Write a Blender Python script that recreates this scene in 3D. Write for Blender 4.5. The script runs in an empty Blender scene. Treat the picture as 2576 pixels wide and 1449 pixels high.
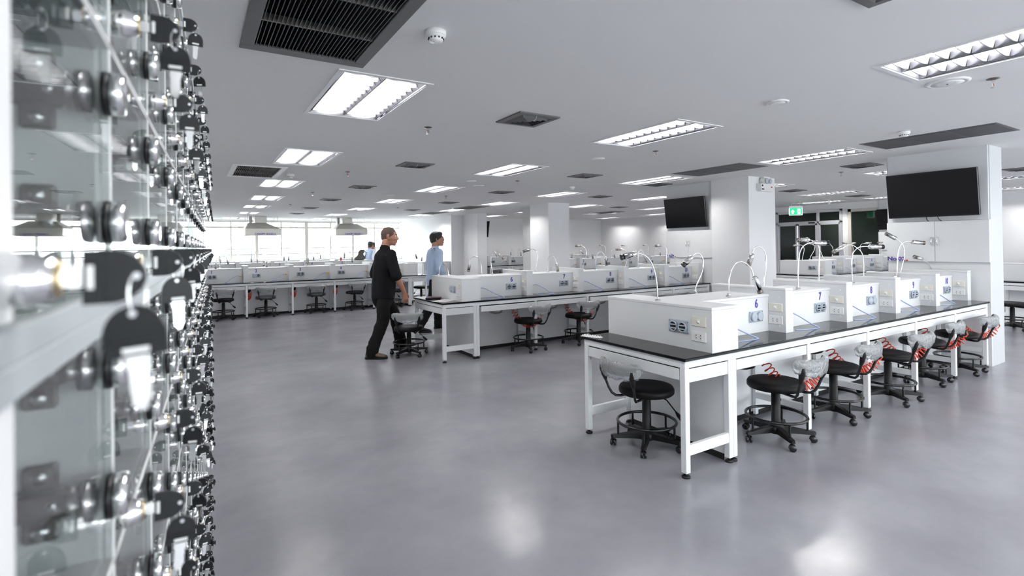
import bpy, math, random
from mathutils import Vector, Matrix, noise
C = bpy.context.scene.collection
SC = bpy.context.scene
H = 2.55            # ceiling height
PI = math.pi
# ---------------------------------------------------------------- camera
cam_d = bpy.data.cameras.new('camera')
cam = bpy.data.objects.new('camera', cam_d)
C.objects.link(cam)
SC.camera = cam
CAMZ = 1.4714
yaw, pitch, roll = 0.5535, 0.0051, -0.0135
fw = Vector((math.sin(yaw), math.cos(yaw), 0)); rt = Vector((math.cos(yaw), -math.sin(yaw), 0)); up = Vector((0, 0, 1))
f2 = math.cos(pitch) * fw + math.sin(pitch) * up
u2 = math.cos(pitch) * up - math.sin(pitch) * fw
r3 = math.cos(roll) * rt + math.sin(roll) * u2
u3 = math.cos(roll) * u2 - math.sin(roll) * rt
cam.matrix_world = Matrix(((r3.x, u3.x, -f2.x, 0), (r3.y, u3.y, -f2.y, 0), (r3.z, u3.z, -f2.z, CAMZ), (0, 0, 0, 1)))
cam_d.sensor_width = 36
cam_d.lens = 1300.42 * 36 / 2576
cam_d.shift_y = (609.05 - 724.5) / 2576
cam_d.clip_start = 0.02
cam_d.clip_end = 300
cam_d.dof.use_dof = True
cam_d.dof.focus_distance = 4.5
cam_d.dof.aperture_fstop = 5.6
# ---------------------------------------------------------------- light and exposure
W = bpy.data.worlds.new('overcast_sky'); SC.world = W
W.use_nodes = True
bg = W.node_tree.nodes['Background']
bg.inputs[0].default_value = (0.93, 0.965, 1.0, 1)
bg.inputs[1].default_value = 8.0
TUBE = 66.0
vs = SC.view_settings
vs.view_transform = 'Standard'; vs.look = 'None'; vs.gamma = 1; vs.use_curve_mapping = False
vs.exposure = 1.26
SC.cycles.use_denoising = True
SC.cycles.max_bounces = 7
SC.cycles.diffuse_bounces = 4
SC.cycles.glossy_bounces = 4
SC.cycles.transmission_bounces = 4
SC.cycles.transparent_max_bounces = 12
SC.cycles.caustics_reflective = False
SC.cycles.caustics_refractive = False
SC.cycles.sample_clamp_indirect = 6
# ---------------------------------------------------------------- materials
MATS = {}
def mat(name, col, rough=0.5, metal=0.0, spec=0.5, emit=0.0, bump=0.0, bscale=40.0, var=0.0, vscale=3.0, alpha=1.0, coat=0.0):
    m = bpy.data.materials.new(name); m.use_nodes = True
    nt = m.node_tree; b = nt.nodes['Principled BSDF']
    b.inputs['Base Color'].default_value = (*col, 1)
    b.inputs['Roughness'].default_value = rough
    b.inputs['Metallic'].default_value = metal
    b.inputs['Specular IOR Level'].default_value = spec
    b.inputs['Alpha'].default_value = alpha
    b.inputs['Coat Weight'].default_value = coat
    if emit:
        b.inputs['Emission Color'].default_value = (*col, 1); b.inputs['Emission Strength'].default_value = emit
    if bump or var:
        tc = nt.nodes.new('ShaderNodeTexCoord')
        if var:
            n = nt.nodes.new('ShaderNodeTexNoise'); n.inputs['Scale'].default_value = vscale; n.inputs['Detail'].default_value = 4
            nt.links.new(tc.outputs['Object'], n.inputs['Vector'])
            mx = nt.nodes.new('ShaderNodeMix'); mx.data_type = 'RGBA'
            mx.inputs[6].default_value = (*[c * (1 - var) for c in col], 1); mx.inputs[7].default_value = (*[min(1, c * (1 + var)) for c in col], 1)
            nt.links.new(n.outputs['Fac'], mx.inputs[0]); nt.links.new(mx.outputs[2], b.inputs['Base Color'])
        if bump:
            n2 = nt.nodes.new('ShaderNodeTexNoise'); n2.inputs['Scale'].default_value = bscale; n2.inputs['Detail'].default_value = 3
            nt.links.new(tc.outputs['Object'], n2.inputs['Vector'])
            bp = nt.nodes.new('ShaderNodeBump'); bp.inputs['Strength'].default_value = bump; bp.inputs['Distance'].default_value = 0.01
            nt.links.new(n2.outputs['Fac'], bp.inputs['Height']); nt.links.new(bp.outputs['Normal'], b.inputs['Normal'])
    MATS[name] = m
    return m
mat('laminate', (0.77, 0.78, 0.79), 0.38, var=0.02, vscale=6)
mat('back_board', (0.88, 0.89, 0.90), 0.4, var=0.02)
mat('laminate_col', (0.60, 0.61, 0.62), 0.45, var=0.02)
mat('laminate_grey', (0.74, 0.75, 0.77), 0.42, var=0.02, vscale=6)
mat('white_metal', (0.85, 0.87, 0.88), 0.30, var=0.02)
mat('black_resin', (0.004, 0.004, 0.005), 0.08, spec=0.2, var=0.2, vscale=60)
mat('black_plastic', (0.006, 0.006, 0.007), 0.45, spec=0.35, bump=0.05, bscale=300)
mat('black_gloss', (0.010, 0.010, 0.012), 0.18)
mat('key_plastic', (0.006, 0.007, 0.009), 0.42, spec=0.35, bump=0.05, bscale=900)
mat('vinyl', (0.004, 0.004, 0.0045), 0.5, spec=0.2, bump=0.12, bscale=160)
mat('black_steel', (0.005, 0.005, 0.006), 0.25)
mat('chrome', (0.78, 0.78, 0.78), 0.12, 1.0, var=0.03)
mat('hood_steel', (0.66, 0.635, 0.58), 0.42, 0.55, var=0.10, vscale=2.5)
mat('brushed', (0.52, 0.51, 0.50), 0.28, 1.0, var=0.06, vscale=30)
mat('nickel', (0.20, 0.175, 0.16), 0.30, 1.0, var=0.05)
mat('brass', (0.62, 0.50, 0.30), 0.25, 1.0, var=0.05)
mat('purple', (0.095, 0.055, 0.36), 0.5, var=0.05)
mat('red_dot', (0.6, 0.02, 0.03), 0.5, var=0.05)
mat('red_coil', (0.78, 0.055, 0.02), 0.32, var=0.1, vscale=8)
mat('blue_tube', (0.42, 0.52, 0.80), 0.2, var=0.05, alpha=0.8)
mat('orange', (0.80, 0.33, 0.03), 0.35, var=0.05)
mat('beige_plastic', (0.80, 0.765, 0.68), 0.4, var=0.02)
mat('white_plastic', (0.86, 0.86, 0.85), 0.32, var=0.02)
mat('grey_plastic', (0.44, 0.49, 0.56), 0.4, var=0.03)
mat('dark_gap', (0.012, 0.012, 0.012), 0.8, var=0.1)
mat('vent_grey', (0.13, 0.13, 0.135), 0.45, var=0.08, vscale=10)
mat('vent_edge', (0.28, 0.27, 0.24), 0.5, var=0.08, vscale=20)
mat('mesh_grey', (0.095, 0.095, 0.105), 0.6, bump=0.3, bscale=500, var=0.1, vscale=200)
mat('ceiling_paint', (0.84, 0.84, 0.835), 0.85, var=0.015, vscale=0.8)
mat('wall_paint', (0.86, 0.86, 0.87), 0.75, var=0.015, vscale=1.0)
mat('concrete_paint', (0.58, 0.59, 0.58), 0.8, var=0.08, vscale=5)
mat('locker_frame', (0.47, 0.50, 0.51), 0.45, var=0.01)
mat('rail_steel', (0.05, 0.05, 0.055), 0.5)
mat('white_enamel', (0.86, 0.86, 0.86), 0.4, var=0.01)
mat('louver_white', (0.46, 0.46, 0.48), 0.35, var=0.01)
mat('mirror', (0.50, 0.50, 0.54), 0.12, 1.0, var=0.04, vscale=20)
mat('tube_light', (1.0, 0.985, 0.97), 0.5, emit=TUBE)
mat('screen', (0.004, 0.004, 0.005), 0.14, spec=0.3, var=0.1)
mat('aluminium', (0.62, 0.62, 0.65), 0.35, 0.6, var=0.04)
mat('dark_glass', (0.010, 0.016, 0.012), 0.06, spec=0.35, var=0.15, vscale=0.8)
mat('tan_frame', (0.62, 0.58, 0.53), 0.5, var=0.04)
mat('green_sign', (0.0, 0.33, 0.10), 0.4, emit=1.2)
mat('sign_white', (0.9, 1.0, 0.95), 0.4, emit=1.6)
mat('paper', (0.88, 0.87, 0.90), 0.7, var=0.02)
mat('pink_paper', (0.80, 0.55, 0.60), 0.7, var=0.05)
mat('skin', (0.36, 0.165, 0.10), 0.5, bump=0.06, bscale=200, var=0.06, vscale=14)
mat('skin_pale', (0.44, 0.225, 0.15), 0.5, bump=0.05, bscale=200, var=0.06, vscale=14)
mat('lip', (0.30, 0.10, 0.08), 0.4, var=0.05)
mat('eye_white', (0.75, 0.73, 0.70), 0.2, var=0.02)
mat('hair', (0.012, 0.010, 0.009), 0.5, bump=0.5, bscale=260, var=0.3, vscale=80)
mat('crop_hair', (0.085, 0.052, 0.042), 0.75, bump=0.3, bscale=700, var=0.25, vscale=160)
mat('black_cloth', (0.006, 0.006, 0.007), 0.9, spec=0.2, bump=0.25, bscale=22, var=0.1, vscale=9)
mat('charcoal_cloth', (0.008, 0.008, 0.008), 0.9, spec=0.2, bump=0.25, bscale=20, var=0.1, vscale=9)
mat('blue_cloth', (0.43, 0.55, 0.73), 0.8, bump=0.5, bscale=13, var=0.06, vscale=8)
mat('collar_white', (0.75, 0.74, 0.82), 0.7, var=0.02)
mat('maroon', (0.16, 0.02, 0.05), 0.6, var=0.05)
mat('shoe_brown', (0.14, 0.095, 0.055), 0.7, bump=0.4, bscale=120, var=0.2, vscale=40)
mat('bag_grey', (0.10, 0.10, 0.09), 0.75, bump=0.3, bscale=30, var=0.2, vscale=12)
mat('pale_green', (0.070, 0.092, 0.081), 0.8, var=0.04, vscale=0.2)
mat('pale_grey', (0.075, 0.083, 0.086), 0.8, var=0.04, vscale=0.3)
mat('land', (0.14, 0.15, 0.14), 0.9, var=0.05, vscale=0.05)
def mix_clear(name, tint, ior=1.5, milky=0.0, mcol=(0.85, 0.88, 0.9), rough=0.02, bump=0.0):
    m = bpy.data.materials.new(name); m.use_nodes = True; nt = m.node_tree
    for n in list(nt.nodes): nt.nodes.remove(n)
    out = nt.nodes.new('ShaderNodeOutputMaterial'); tr = nt.nodes.new('ShaderNodeBsdfTransparent'); gl = nt.nodes.new('ShaderNodeBsdfGlossy')
    tr.inputs[0].default_value = (*tint, 1); gl.inputs['Roughness'].default_value = rough
    fr = nt.nodes.new('ShaderNodeFresnel'); fr.inputs['IOR'].default_value = ior
    ge = nt.nodes.new('ShaderNodeNewGeometry'); mr = nt.nodes.new('ShaderNodeMapRange'); mr.inputs[3].default_value = ior; mr.inputs[4].default_value = 1 / ior
    nt.links.new(ge.outputs['Backfacing'], mr.inputs[0]); nt.links.new(mr.outputs[0], fr.inputs['IOR'])
    mx = nt.nodes.new('ShaderNodeMixShader'); nt.links.new(fr.outputs[0], mx.inputs[0]); nt.links.new(gl.outputs[0], mx.inputs[2])
    if bump:
        tc = nt.nodes.new('ShaderNodeTexCoord'); n2 = nt.nodes.new('ShaderNodeTexNoise'); n2.inputs['Scale'].default_value = 45; n2.inputs['Detail'].default_value = 3
        bp = nt.nodes.new('ShaderNodeBump'); bp.inputs['Strength'].default_value = bump; bp.inputs['Distance'].default_value = 0.02
        nt.links.new(tc.outputs['Object'], n2.inputs['Vector']); nt.links.new(n2.outputs['Fac'], bp.inputs['Height'])
        nt.links.new(bp.outputs[0], gl.inputs['Normal']); nt.links.new(bp.outputs[0], fr.inputs['Normal'])
    if milky:
        df = nt.nodes.new('ShaderNodeBsdfDiffuse'); df.inputs[0].default_value = (*mcol, 1)
        m2 = nt.nodes.new('ShaderNodeMixShader'); m2.inputs[0].default_value = milky
        nt.links.new(tr.outputs[0], m2.inputs[1]); nt.links.new(df.outputs[0], m2.inputs[2]); nt.links.new(m2.outputs[0], mx.inputs[1])
        if bump: nt.links.new(bp.outputs[0], df.inputs['Normal'])
    else:
        nt.links.new(tr.outputs[0], mx.inputs[1])
    nt.links.new(mx.outputs[0], out.inputs[0]); MATS[name] = m
mix_clear('clear_glass', (0.97, 0.99, 0.98), 1.45)
mix_clear('dimming_glass', (0.66, 0.67, 0.67), 1.5)
mix_clear('locker_glass', (0.95, 0.975, 0.97), 1.6)
mix_clear('plastic_wrap', (0.92, 0.94, 0.96), 1.9, milky=0.30, rough=0.14, bump=0.7)
mix_clear('seat_wrap', (0.95, 0.96, 0.97), 1.5, milky=0.06, rough=0.15, bump=0.6)
mix_clear('glass_edge', (0.93, 0.97, 0.95), 1.5, milky=0.75, mcol=(0.9, 0.95, 0.93), rough=0.2)
# floor: sealed grey epoxy, cloudy, glossy in patches
def floor_mat():
    m = bpy.data.materials.new('epoxy_floor'); m.use_nodes = True; nt = m.node_tree; b = nt.nodes['Principled BSDF']
    tc = nt.nodes.new('ShaderNodeTexCoord')
    n1 = nt.nodes.new('ShaderNodeTexNoise'); n1.inputs['Scale'].default_value = 1.3; n1.inputs['Detail'].default_value = 6; n1.inputs['Roughness'].default_value = 0.6
    nt.links.new(tc.outputs['Object'], n1.inputs['Vector'])
    cr = nt.nodes.new('ShaderNodeValToRGB'); cr.color_ramp.elements[0].position = 0.3; cr.color_ramp.elements[1].position = 0.72
    cr.color_ramp.elements[0].color = (0.24, 0.235, 0.270, 1); cr.color_ramp.elements[1].color = (0.325, 0.322, 0.357, 1)
    nt.links.new(n1.outputs['Fac'], cr.inputs[0]); nt.links.new(cr.outputs[0], b.inputs['Base Color'])
    n2 = nt.nodes.new('ShaderNodeTexNoise'); n2.inputs['Scale'].default_value = 1.7; n2.inputs['Detail'].default_value = 3
    nt.links.new(tc.outputs['Object'], n2.inputs['Vector'])
    mr = nt.nodes.new('ShaderNodeMapRange'); mr.inputs[1].default_value = 0.3; mr.inputs[2].default_value = 0.7; mr.inputs[3].default_value = 0.17; mr.inputs[4].default_value = 0.265
    nt.links.new(n2.outputs['Fac'], mr.inputs[0]); nt.links.new(mr.outputs[0], b.inputs['Roughness'])
    n3 = nt.nodes.new('ShaderNodeTexNoise'); n3.inputs['Scale'].default_value = 5.0; n3.inputs['Detail'].default_value = 4
    mp = nt.nodes.new('ShaderNodeMapping'); mp.inputs['Scale'].default_value = (1, 2.2, 1); nt.links.new(tc.outputs['Object'], mp.inputs[0]); nt.links.new(mp.outputs[0], n3.inputs['Vector'])
    bp = nt.nodes.new('ShaderNodeBump'); bp.inputs['Strength'].default_value = 0.16; bp.inputs['Distance'].default_value = 0.01
    nt.links.new(n3.outputs['Fac'], bp.inputs['Height']); nt.links.new(bp.outputs[0], b.inputs['Normal'])
    b.inputs['Specular IOR Level'].default_value = 0.55
    MATS['epoxy_floor'] = m
floor_mat()
# ---------------------------------------------------------------- mesh helpers
class MB:
    def __init__(s): s.v = []; s.f = []; s.sm = []; s.mi = []; s.cur = 0
    def add(s, vs, fs, smooth=False):
        o = len(s.v); s.v += [tuple(p) for p in vs]
        for f in fs: s.f.append([i + o for i in f]); s.sm.append(smooth); s.mi.append(s.cur)
        return s
    def box(s, x0, y0, z0, x1, y1, z1):
        if x0 > x1: x0, x1 = x1, x0
        if y0 > y1: y0, y1 = y1, y0
        if z0 > z1: z0, z1 = z1, z0
        v = [(x0, y0, z0), (x1, y0, z0), (x1, y1, z0), (x0, y1, z0), (x0, y0, z1), (x1, y0, z1), (x1, y1, z1), (x0, y1, z1)]
        return s.add(v, [(0, 3, 2, 1), (4, 5, 6, 7), (0, 1, 5, 4), (1, 2, 6, 5), (2, 3, 7, 6), (3, 0, 4, 7)])
    def cbox(s, x0, y0, z0, x1, y1, z1, b):
        # box with chamfered edges
        X = (x0, x1); Y = (y0, y1); Z = (z0, z1); v = []; idx = {}
        for i in (0, 1):
            for j in (0, 1):
                for k in (0, 1):
                    sx = b if i == 0 else -b; sy = b if j == 0 else -b; sz = b if k == 0 else -b
                    for a, p in enumerate(((X[i], Y[j] + sy, Z[k] + sz), (X[i] + sx, Y[j], Z[k] + sz), (X[i] + sx, Y[j] + sy, Z[k]))):
                        idx[(i, j, k, a)] = len(v); v.append(p)
        f = []
        q = lambda *t: f.append([idx[x] for x in t])
        for i in (0, 1):
            t = [(i, 0, 0, 0), (i, 0, 1, 0), (i, 1, 1, 0), (i, 1, 0, 0)]; q(*(t if i == 0 else t[::-1]))
            t = [(0, i, 0, 1), (1, i, 0, 1), (1, i, 1, 1), (0, i, 1, 1)]; q(*(t if i == 0 else t[::-1]))
            t = [(0, 0, i, 2), (0, 1, i, 2), (1, 1, i, 2), (1, 0, i, 2)]; q(*(t if i == 0 else t[::-1]))
        for a in (0, 1):
            for c in (0, 1):
                q((a, c, 0, 0), (a, c, 0, 1), (a, c, 1, 1), (a, c, 1, 0))
                q((a, 0, c, 0), (a, 0, c, 2), (a, 1, c, 2), (a, 1, c, 0))
                q((0, a, c, 1), (0, a, c, 2), (1, a, c, 2), (1, a, c, 1))
        for i in (0, 1):
            for j in (0, 1):
                for k in (0, 1): q((i, j, k, 0), (i, j, k, 1), (i, j, k, 2))
        return s.add(v, f)
    def tube(s, pts, r, n=8, caps=True, closed=False):
        pts = [Vector(p) for p in pts]; m = len(pts); rs = r if isinstance(r, (list, tuple)) else [r] * m
        v = []; prev = None
        for i, p in enumerate(pts):
            if closed: t = pts[(i + 1) % m] - pts[i - 1]
            else: t = pts[min(i + 1, m - 1)] - pts[max(i - 1, 0)]
            if t.length < 1e-9: t = Vector((0, 0, 1))
            t.normalize()
            if prev is None:
                a = Vector((0, 0, 1)) if abs(t.z) < 0.9 else Vector((1, 0, 0)); nrm = t.cross(a).normalized()
            else:
                nrm = prev - t * prev.dot(t)
                if nrm.length < 1e-6: nrm = t.orthogonal()
                nrm.normalize()
            prev = nrm; b = t.cross(nrm)
            for k in range(n):
                a = 2 * PI * k / n; v.append(p + (nrm * math.cos(a) + b * math.sin(a)) * rs[i])
        f = []
        for i in range(m if closed else m - 1):
            j = (i + 1) % m
            for k in range(n): f.append((i * n + k, i * n + (k + 1) % n, j * n + (k + 1) % n, j * n + k))
        s.add(v, f, True)
        if caps and not closed:
            s.add(v[:n], [list(range(n))[::-1]]); s.add(v[-n:], [list(range(n))])
        return s
    def cyl(s, p0, p1, r, n=16, r1=None):
        return s.tube([p0, p1], [r, r if r1 is None else r1], n)
    def lathe(s, prof, n=24, mtx=None, smooth=True):
        v = []; f = []
        for r, z in prof:
            for k in range(n):
                a = 2 * PI * k / n; p = Vector((r * math.cos(a), r * math.sin(a), z)); v.append(mtx @ p if mtx else p)
        for i in range(len(prof) - 1):
            for k in range(n): f.append((i * n + k, i * n + (k + 1) % n, (i + 1) * n + (k + 1) % n, (i + 1) * n + k))
        if prof[0][0] > 1e-5: f.append(list(range(n))[::-1])
        if prof[-1][0] > 1e-5: f.append([(len(prof) - 1) * n + k for k in range(n)])
        return s.add(v, f, smooth)
    def prism(s, poly, z0, z1, mtx=None):
        n = len(poly); v = [Vector((x, y, z0)) for x, y in poly] + [Vector((x, y, z1)) for x, y in poly]
        if mtx: v = [mtx @ p for p in v]
        f = [list(range(n))[::-1], list(range(n, 2 * n))] + [(i, (i + 1) % n, n + (i + 1) % n, n + i) for i in range(n)]
        return s.add(v, f)
    def ell(s, c, r, nu=16, nv=10, mtx=None):
        v = []; f = []
        for j in range(nv + 1):
            th = PI * j / nv
            for i in range(nu):
                a = 2 * PI * i / nu; p = Vector((r[0] * math.sin(th) * math.cos(a), r[1] * math.sin(th) * math.sin(a), r[2] * math.cos(th)))
                if mtx: p = mtx @ p
                v.append(p + Vector(c))
        for j in range(nv):
            for i in range(nu): f.append((j * nu + i, (j + 1) * nu + i, (j + 1) * nu + (i + 1) % nu, j * nu + (i + 1) % nu))
        return s.add(v, f, True)
    def loft(s, rings, smooth=True, caps=True):
        n = len(rings[0]); v = [p for r in rings for p in r]; f = []
        for i in range(len(rings) - 1):
            for k in range(n): f.append((i * n + k, i * n + (k + 1) % n, (i + 1) * n + (k + 1) % n, (i + 1) * n + k))
        if caps: f.append(list(range(n))[::-1]); f.append([(len(rings) - 1) * n + k for k in range(n)])
        return s.add(v, f, smooth)
    def mesh(s, name, mats):
        me = bpy.data.meshes.new(name); me.from_pydata(s.v, [], s.f)
        me.polygons.foreach_set('use_smooth', s.sm)
        if isinstance(mats, str): mats = [mats]
        for m in mats: me.materials.append(MATS[m])
        if len(mats) > 1: me.polygons.foreach_set('material_index', s.mi)
        me.update(); return me
    def build(s, name, mats, parent=None, loc=None):
        return link(name, s.mesh(name, mats), parent, loc)
def link(name, data, parent=None, loc=None, rot=None):
    o = bpy.data.objects.new(name, data); C.objects.link(o)
    if parent: o.parent = parent
    if loc is not None: o.location = loc
    if rot is not None: o.rotation_euler = rot
    return o
def tag(o, label, cat, group=None):
    o['label'] = label; o['category'] = cat
    if group: o['group'] = group
    return o
def thing(name, label, cat, loc=(0, 0, 0), rz=0, group=None):
    o = bpy.data.objects.new(name, None); C.objects.link(o); o.location = loc; o.rotation_euler = (0, 0, rz)
    o.empty_display_size = 0.05
    return tag(o, label, cat, group)
def struct(o): o['kind'] = 'structure'; return o
def dup(o, parent=None):
    c = o.copy(); C.objects.link(c)
    if parent: c.parent = parent
    for ch in list(o.children): dup(ch, c)
    return c
FONTS = {}
def text_mesh(txt, size, depth=0.0015, bold=0.034, width=1.0):
    key = (txt, size, width, depth)
    if key not in FONTS:
        cu = bpy.data.curves.new('lettering', 'FONT'); cu.body = txt; cu.size = size; cu.extrude = depth / 2; cu.offset = bold * size
        cu.align_x = 'CENTER'; cu.align_y = 'CENTER'; cu.resolution_u = 4
        o = bpy.data.objects.new('lettering', cu); C.objects.link(o)
        dg = bpy.context.evaluated_depsgraph_get(); me = bpy.data.meshes.new_from_object(o.evaluated_get(dg))
        bpy.data.objects.remove(o); bpy.data.curves.remove(cu)
        for v in me.vertices: v.co.x *= width
        FONTS[key] = me
    return FONTS[key]
def text(name, txt, size, m, parent, loc, face, width=1.0, depth=0.0015):
    # face: direction the lettering looks towards, horizontally
    me = text_mesh(txt, size, depth, width=width)
    if not me.materials: me.materials.append(MATS[m])
    a = math.atan2(face[1], face[0])
    o = link(name, me, parent, loc); o.rotation_euler = (PI / 2, 0, a + PI / 2); return o
# ================================================================ SETTING
XL, XR, YN, YF = -0.55, 16.0, -4.0, 22.0       # left wall, right wall, near wall, window wall
m = MB(); m.box(XL - .2, YN - .2, -0.2, XR + .2, YF + .2, 0); struct(m.build('floor', 'epoxy_floor'))
FIX = []   # x0, y0 of the recessed light fittings, 0.60 wide and 1.17 long
for x0, ys in ((0.77, (3.20,)), (0.86, (6.02,)), (0.96, (8.88,)), (1.06, (11.70,)), (1.11, (14.38,)), (1.2, (17.15,)), (0.85, (20.2,)),
               (3.61, (3.06, 5.83)), (3.70, (8.60,)), (3.79, (11.44,)), (3.80, (14.3, 17.2, 19.9)),
               (6.50, (3.06, 5.75, 8.46, 11.10, 13.85, 16.6)), (3.62, (0.37,)), (0.7, (0.35,)), (6.5, (0.37,)), (9.3, (0.3,)), (3.6, (-2.4,)), (6.5, (-2.4,)), (0.7, (-2.4,)), (9.3, (-2.4,)),
               (9.22, (2.97, 5.64 - 1.17 + 1.1, 8.30, 10.95, 13.6, 16.2)), (12.12, (0.3, 2.95, 5.65, 8.3, 10.85, 13.5, 16.2)), (14.7, (2.9, 5.45, 7.2, 10.5, 13.2, 15.9))):  # rearmost fittings of the last two rows added to brighten the far wall
    for y0 in ys: FIX.append((x0, y0))
GRL = [(0.24, 1.92, 0.86, 3.08), (0.46, 7.5, 1.08, 8.74), (6.45, 12.62, 7.05, 13.72), (6.45, 15.3, 7.05, 16.5)]   # slatted return-air grilles
holes = [(x, y, x + .6, y + 1.17) for x, y in FIX] + GRL
xs = sorted({XL, XR} | {h[0] for h in holes} | {h[2] for h in holes}); ys = sorted({YN, YF} | {h[1] for h in holes} | {h[3] for h in holes})
m = MB(); vid = {}
def gv(i, j):
    if (i, j) not in vid: vid[(i, j)] = len(m.v); m.v.append((xs[i], ys[j], H))
    return vid[(i, j)]
for i in range(len(xs) - 1):
    j = 0
    while j < len(ys) - 1:
        cx = (xs[i] + xs[i + 1]) / 2
        hit = lambda jj: any(h[0] < cx < h[2] and h[1] < (ys[jj] + ys[jj + 1]) / 2 < h[3] for h in holes)
        if hit(j): j += 1; continue
        k = j
        while k + 1 < len(ys) - 1 and not hit(k + 1): k += 1
        m.f.append([gv(i, j), gv(i, k + 1), gv(i + 1, k + 1), gv(i + 1, j)]); m.sm.append(False); m.mi.append(0); j = k + 1
m.box(XL - .2, YN - .2, H + .4, XR + .2, YF + .2, H + .5)
struct(m.build('ceiling', 'ceiling_paint'))
def wall(name, boxes, mt='wall_paint'):
    w = MB()
    for b in boxes: w.box(*b)
    return struct(w.build(name, mt))
wall('wall_left', [(XL - .15, YN, 0, XL, YF, H)])
# wall behind the camera: a run of windows between piers, like the far side
nb = [(XL, YN - .15, 0, XR, YN, .45), (XL, YN - .15, 2.25, XR, YN, H)]
nx = [XL] + [XL + .3 + 2.75 * i for i in range(7)]
for i, x in enumerate(nx): nb.append((x - (0 if i == 0 else .0), YN - .15, .45, x + .35, YN, 2.25))
wall('wall_near', nb)
near_glass = MB(); near_glass.box(XL, YN - .08, .45, XR, YN - .07, 2.25); struct(near_glass.build('window_9', 'dimming_glass'))  # unseen panes, grey tint added to dim the daylight they let in
# right wall with the dark glazed partition in it
DY0, DY1, EY0, EY1 = 7.69, 9.66, 6.2, 7.53
wall('wall_right', [(XR, YN, 0, XR + .15, EY0, H), (XR, EY0, 2.36, XR + .15, EY1, H), (XR, EY1, 0, XR + .15, DY0, H), (XR, DY0, 2.385, XR + .15, DY1, H), (XR, DY1, 0, XR + .15, 18.2, H), (XR + 1.2, EY0 - .6, 0, XR + 1.3, DY1 + .6, H)])
wall('wall_far_right', [(8.0, 18.1, 0, XR, 18.25, H)])
wall('wall_far_inner', [(7.82, 17.55, 0, 8.0, YF, H)])
SILL, TRANS, WTOP = 1.0, 2.267, 2.50
wall('wall_far', [(XL, YF - .1, 0, 7.82, YF + .15, SILL - .04), (XL, YF - .1, WTOP, 7.82, YF + .15, H), (XL, YF - .1, SILL - .04, .36, YF + .15, WTOP)])
# windows of the far wall
mull = [0.39, 1.226, 2.09, 2.954, 3.888, 4.822, 5.72, 6.641, 7.74]
wide = {2: .10, 4: .13, 6: .09}
for i in range(8):
    w = thing('window_%d' % (i + 1), '', ''); del w['label']; del w['category']; struct(w)
    a, b = mull[i], mull[i + 1]; wa = wide.get(i, .045) / 2; wb = wide.get(i + 1, .045) / 2
    f = MB()
    f.box(a, YF - .07, SILL, a + wa, YF + .03, WTOP); f.box(b - wb, YF - .07, SILL, b, YF + .03, WTOP)
    f.box(a, YF - .06, TRANS - .03, b, YF + .02, TRANS + .03); f.box(a, YF - .06, SILL, b, YF + .02, SILL + .05); f.box(a, YF - .06, WTOP - .04, b, YF + .02, WTOP)
    f.build('frame', 'tan_frame', w)
    g = MB(); g.box(a + wa, YF - .02, SILL + .05, b - wb, YF - .014, TRANS - .03); g.build('pane', 'clear_glass', w)
    g = MB(); g.box(a + wa, YF - .02, TRANS + .03, b - wb, YF - .014, WTOP - .04); g.build('pane', 'clear_glass', w)
m = MB(); m.cbox(XL, YF - .22, SILL - .045, 7.8, YF - .02, SILL, .006); struct(m.build('trim_1', 'wall_paint'))
# balcony rail and the buildings outside
rail = thing('balcony_railing', 'steel balcony railing of two thin horizontal bars outside the far windows', 'railing', (0, 23.0, 0))
for z in (1.452, 1.218):
    m = MB(); m.cyl((-3, 0, z), (9.5, 0, z), .02, 8); m.build('rail_bar', 'rail_steel', rail)
for x in (-3, -.5, 2.0, 4.5, 7.0, 9.5):
    m = MB(); m.cyl((x, 0, .2), (x, 0, 1.46), .016, 8); m.build('post', 'rail_steel', rail)
m = MB(); m.box(-3, 22.2, -.2, 10, 23.2, .2); struct(m.build('balcony_slab', 'concrete_paint'))
m = MB(); m.box(-150, 30, -12.2, 200, 260, -12); struct(m.build('ground_outside', 'land'))
b = thing('office_block', 'pale green low building with a tapering tower seen through the far left windows', 'building', (4.5, 60, 0))
sq = ((-1, -1), (1, -1), (1, 1), (-1, 1))
m = MB(); m.box(-2.3, 0, -12, 1.7, 6, 1.32); m.build('base_block', 'pale_green', b)
m = MB()
for z0, z1, w0, w1 in ((1.32, 2.7, .60, .47), (2.7, 3.6, .46, .40), (3.6, 4.6, .38, .22)):
    m.loft([[Vector((x * w0, 3 + y * w0, z0)) for x, y in sq], [Vector((x * w1, 3 + y * w1, z1)) for x, y in sq]], False)
m.build('tower', 'pale_green', b)
m = MB(); m.loft([[Vector((.85 + .45 * x, 2 + .5 * y, 1.32)) for x, y in sq], [Vector((1.0 + .2 * x, 2 + .2 * y, 2.0)) for x, y in sq]], False); m.build('roof', 'pale_green', b)
c = thing('chimney_stack', 'slim pale chimney rising behind the leftmost far window', 'chimney', (2.46, 58, 0))
m = MB(); m.lathe([(.20, -12), (.17, 1.5), (.15, 2.9)], 14); m.build('shaft', 'pale_grey', c)
m = MB()
for z in (1.8, 2.1): m.lathe([(.17, z), (.2, z + .03), (.2, z + .1), (.17, z + .13)], 14)
m.build('band', 'pale_grey', c)
m = MB(); m.lathe([(.15, 2.9), (.1, 3.1), (.01, 3.25)], 14); m.build('cap', 'pale_grey', c)
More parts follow.
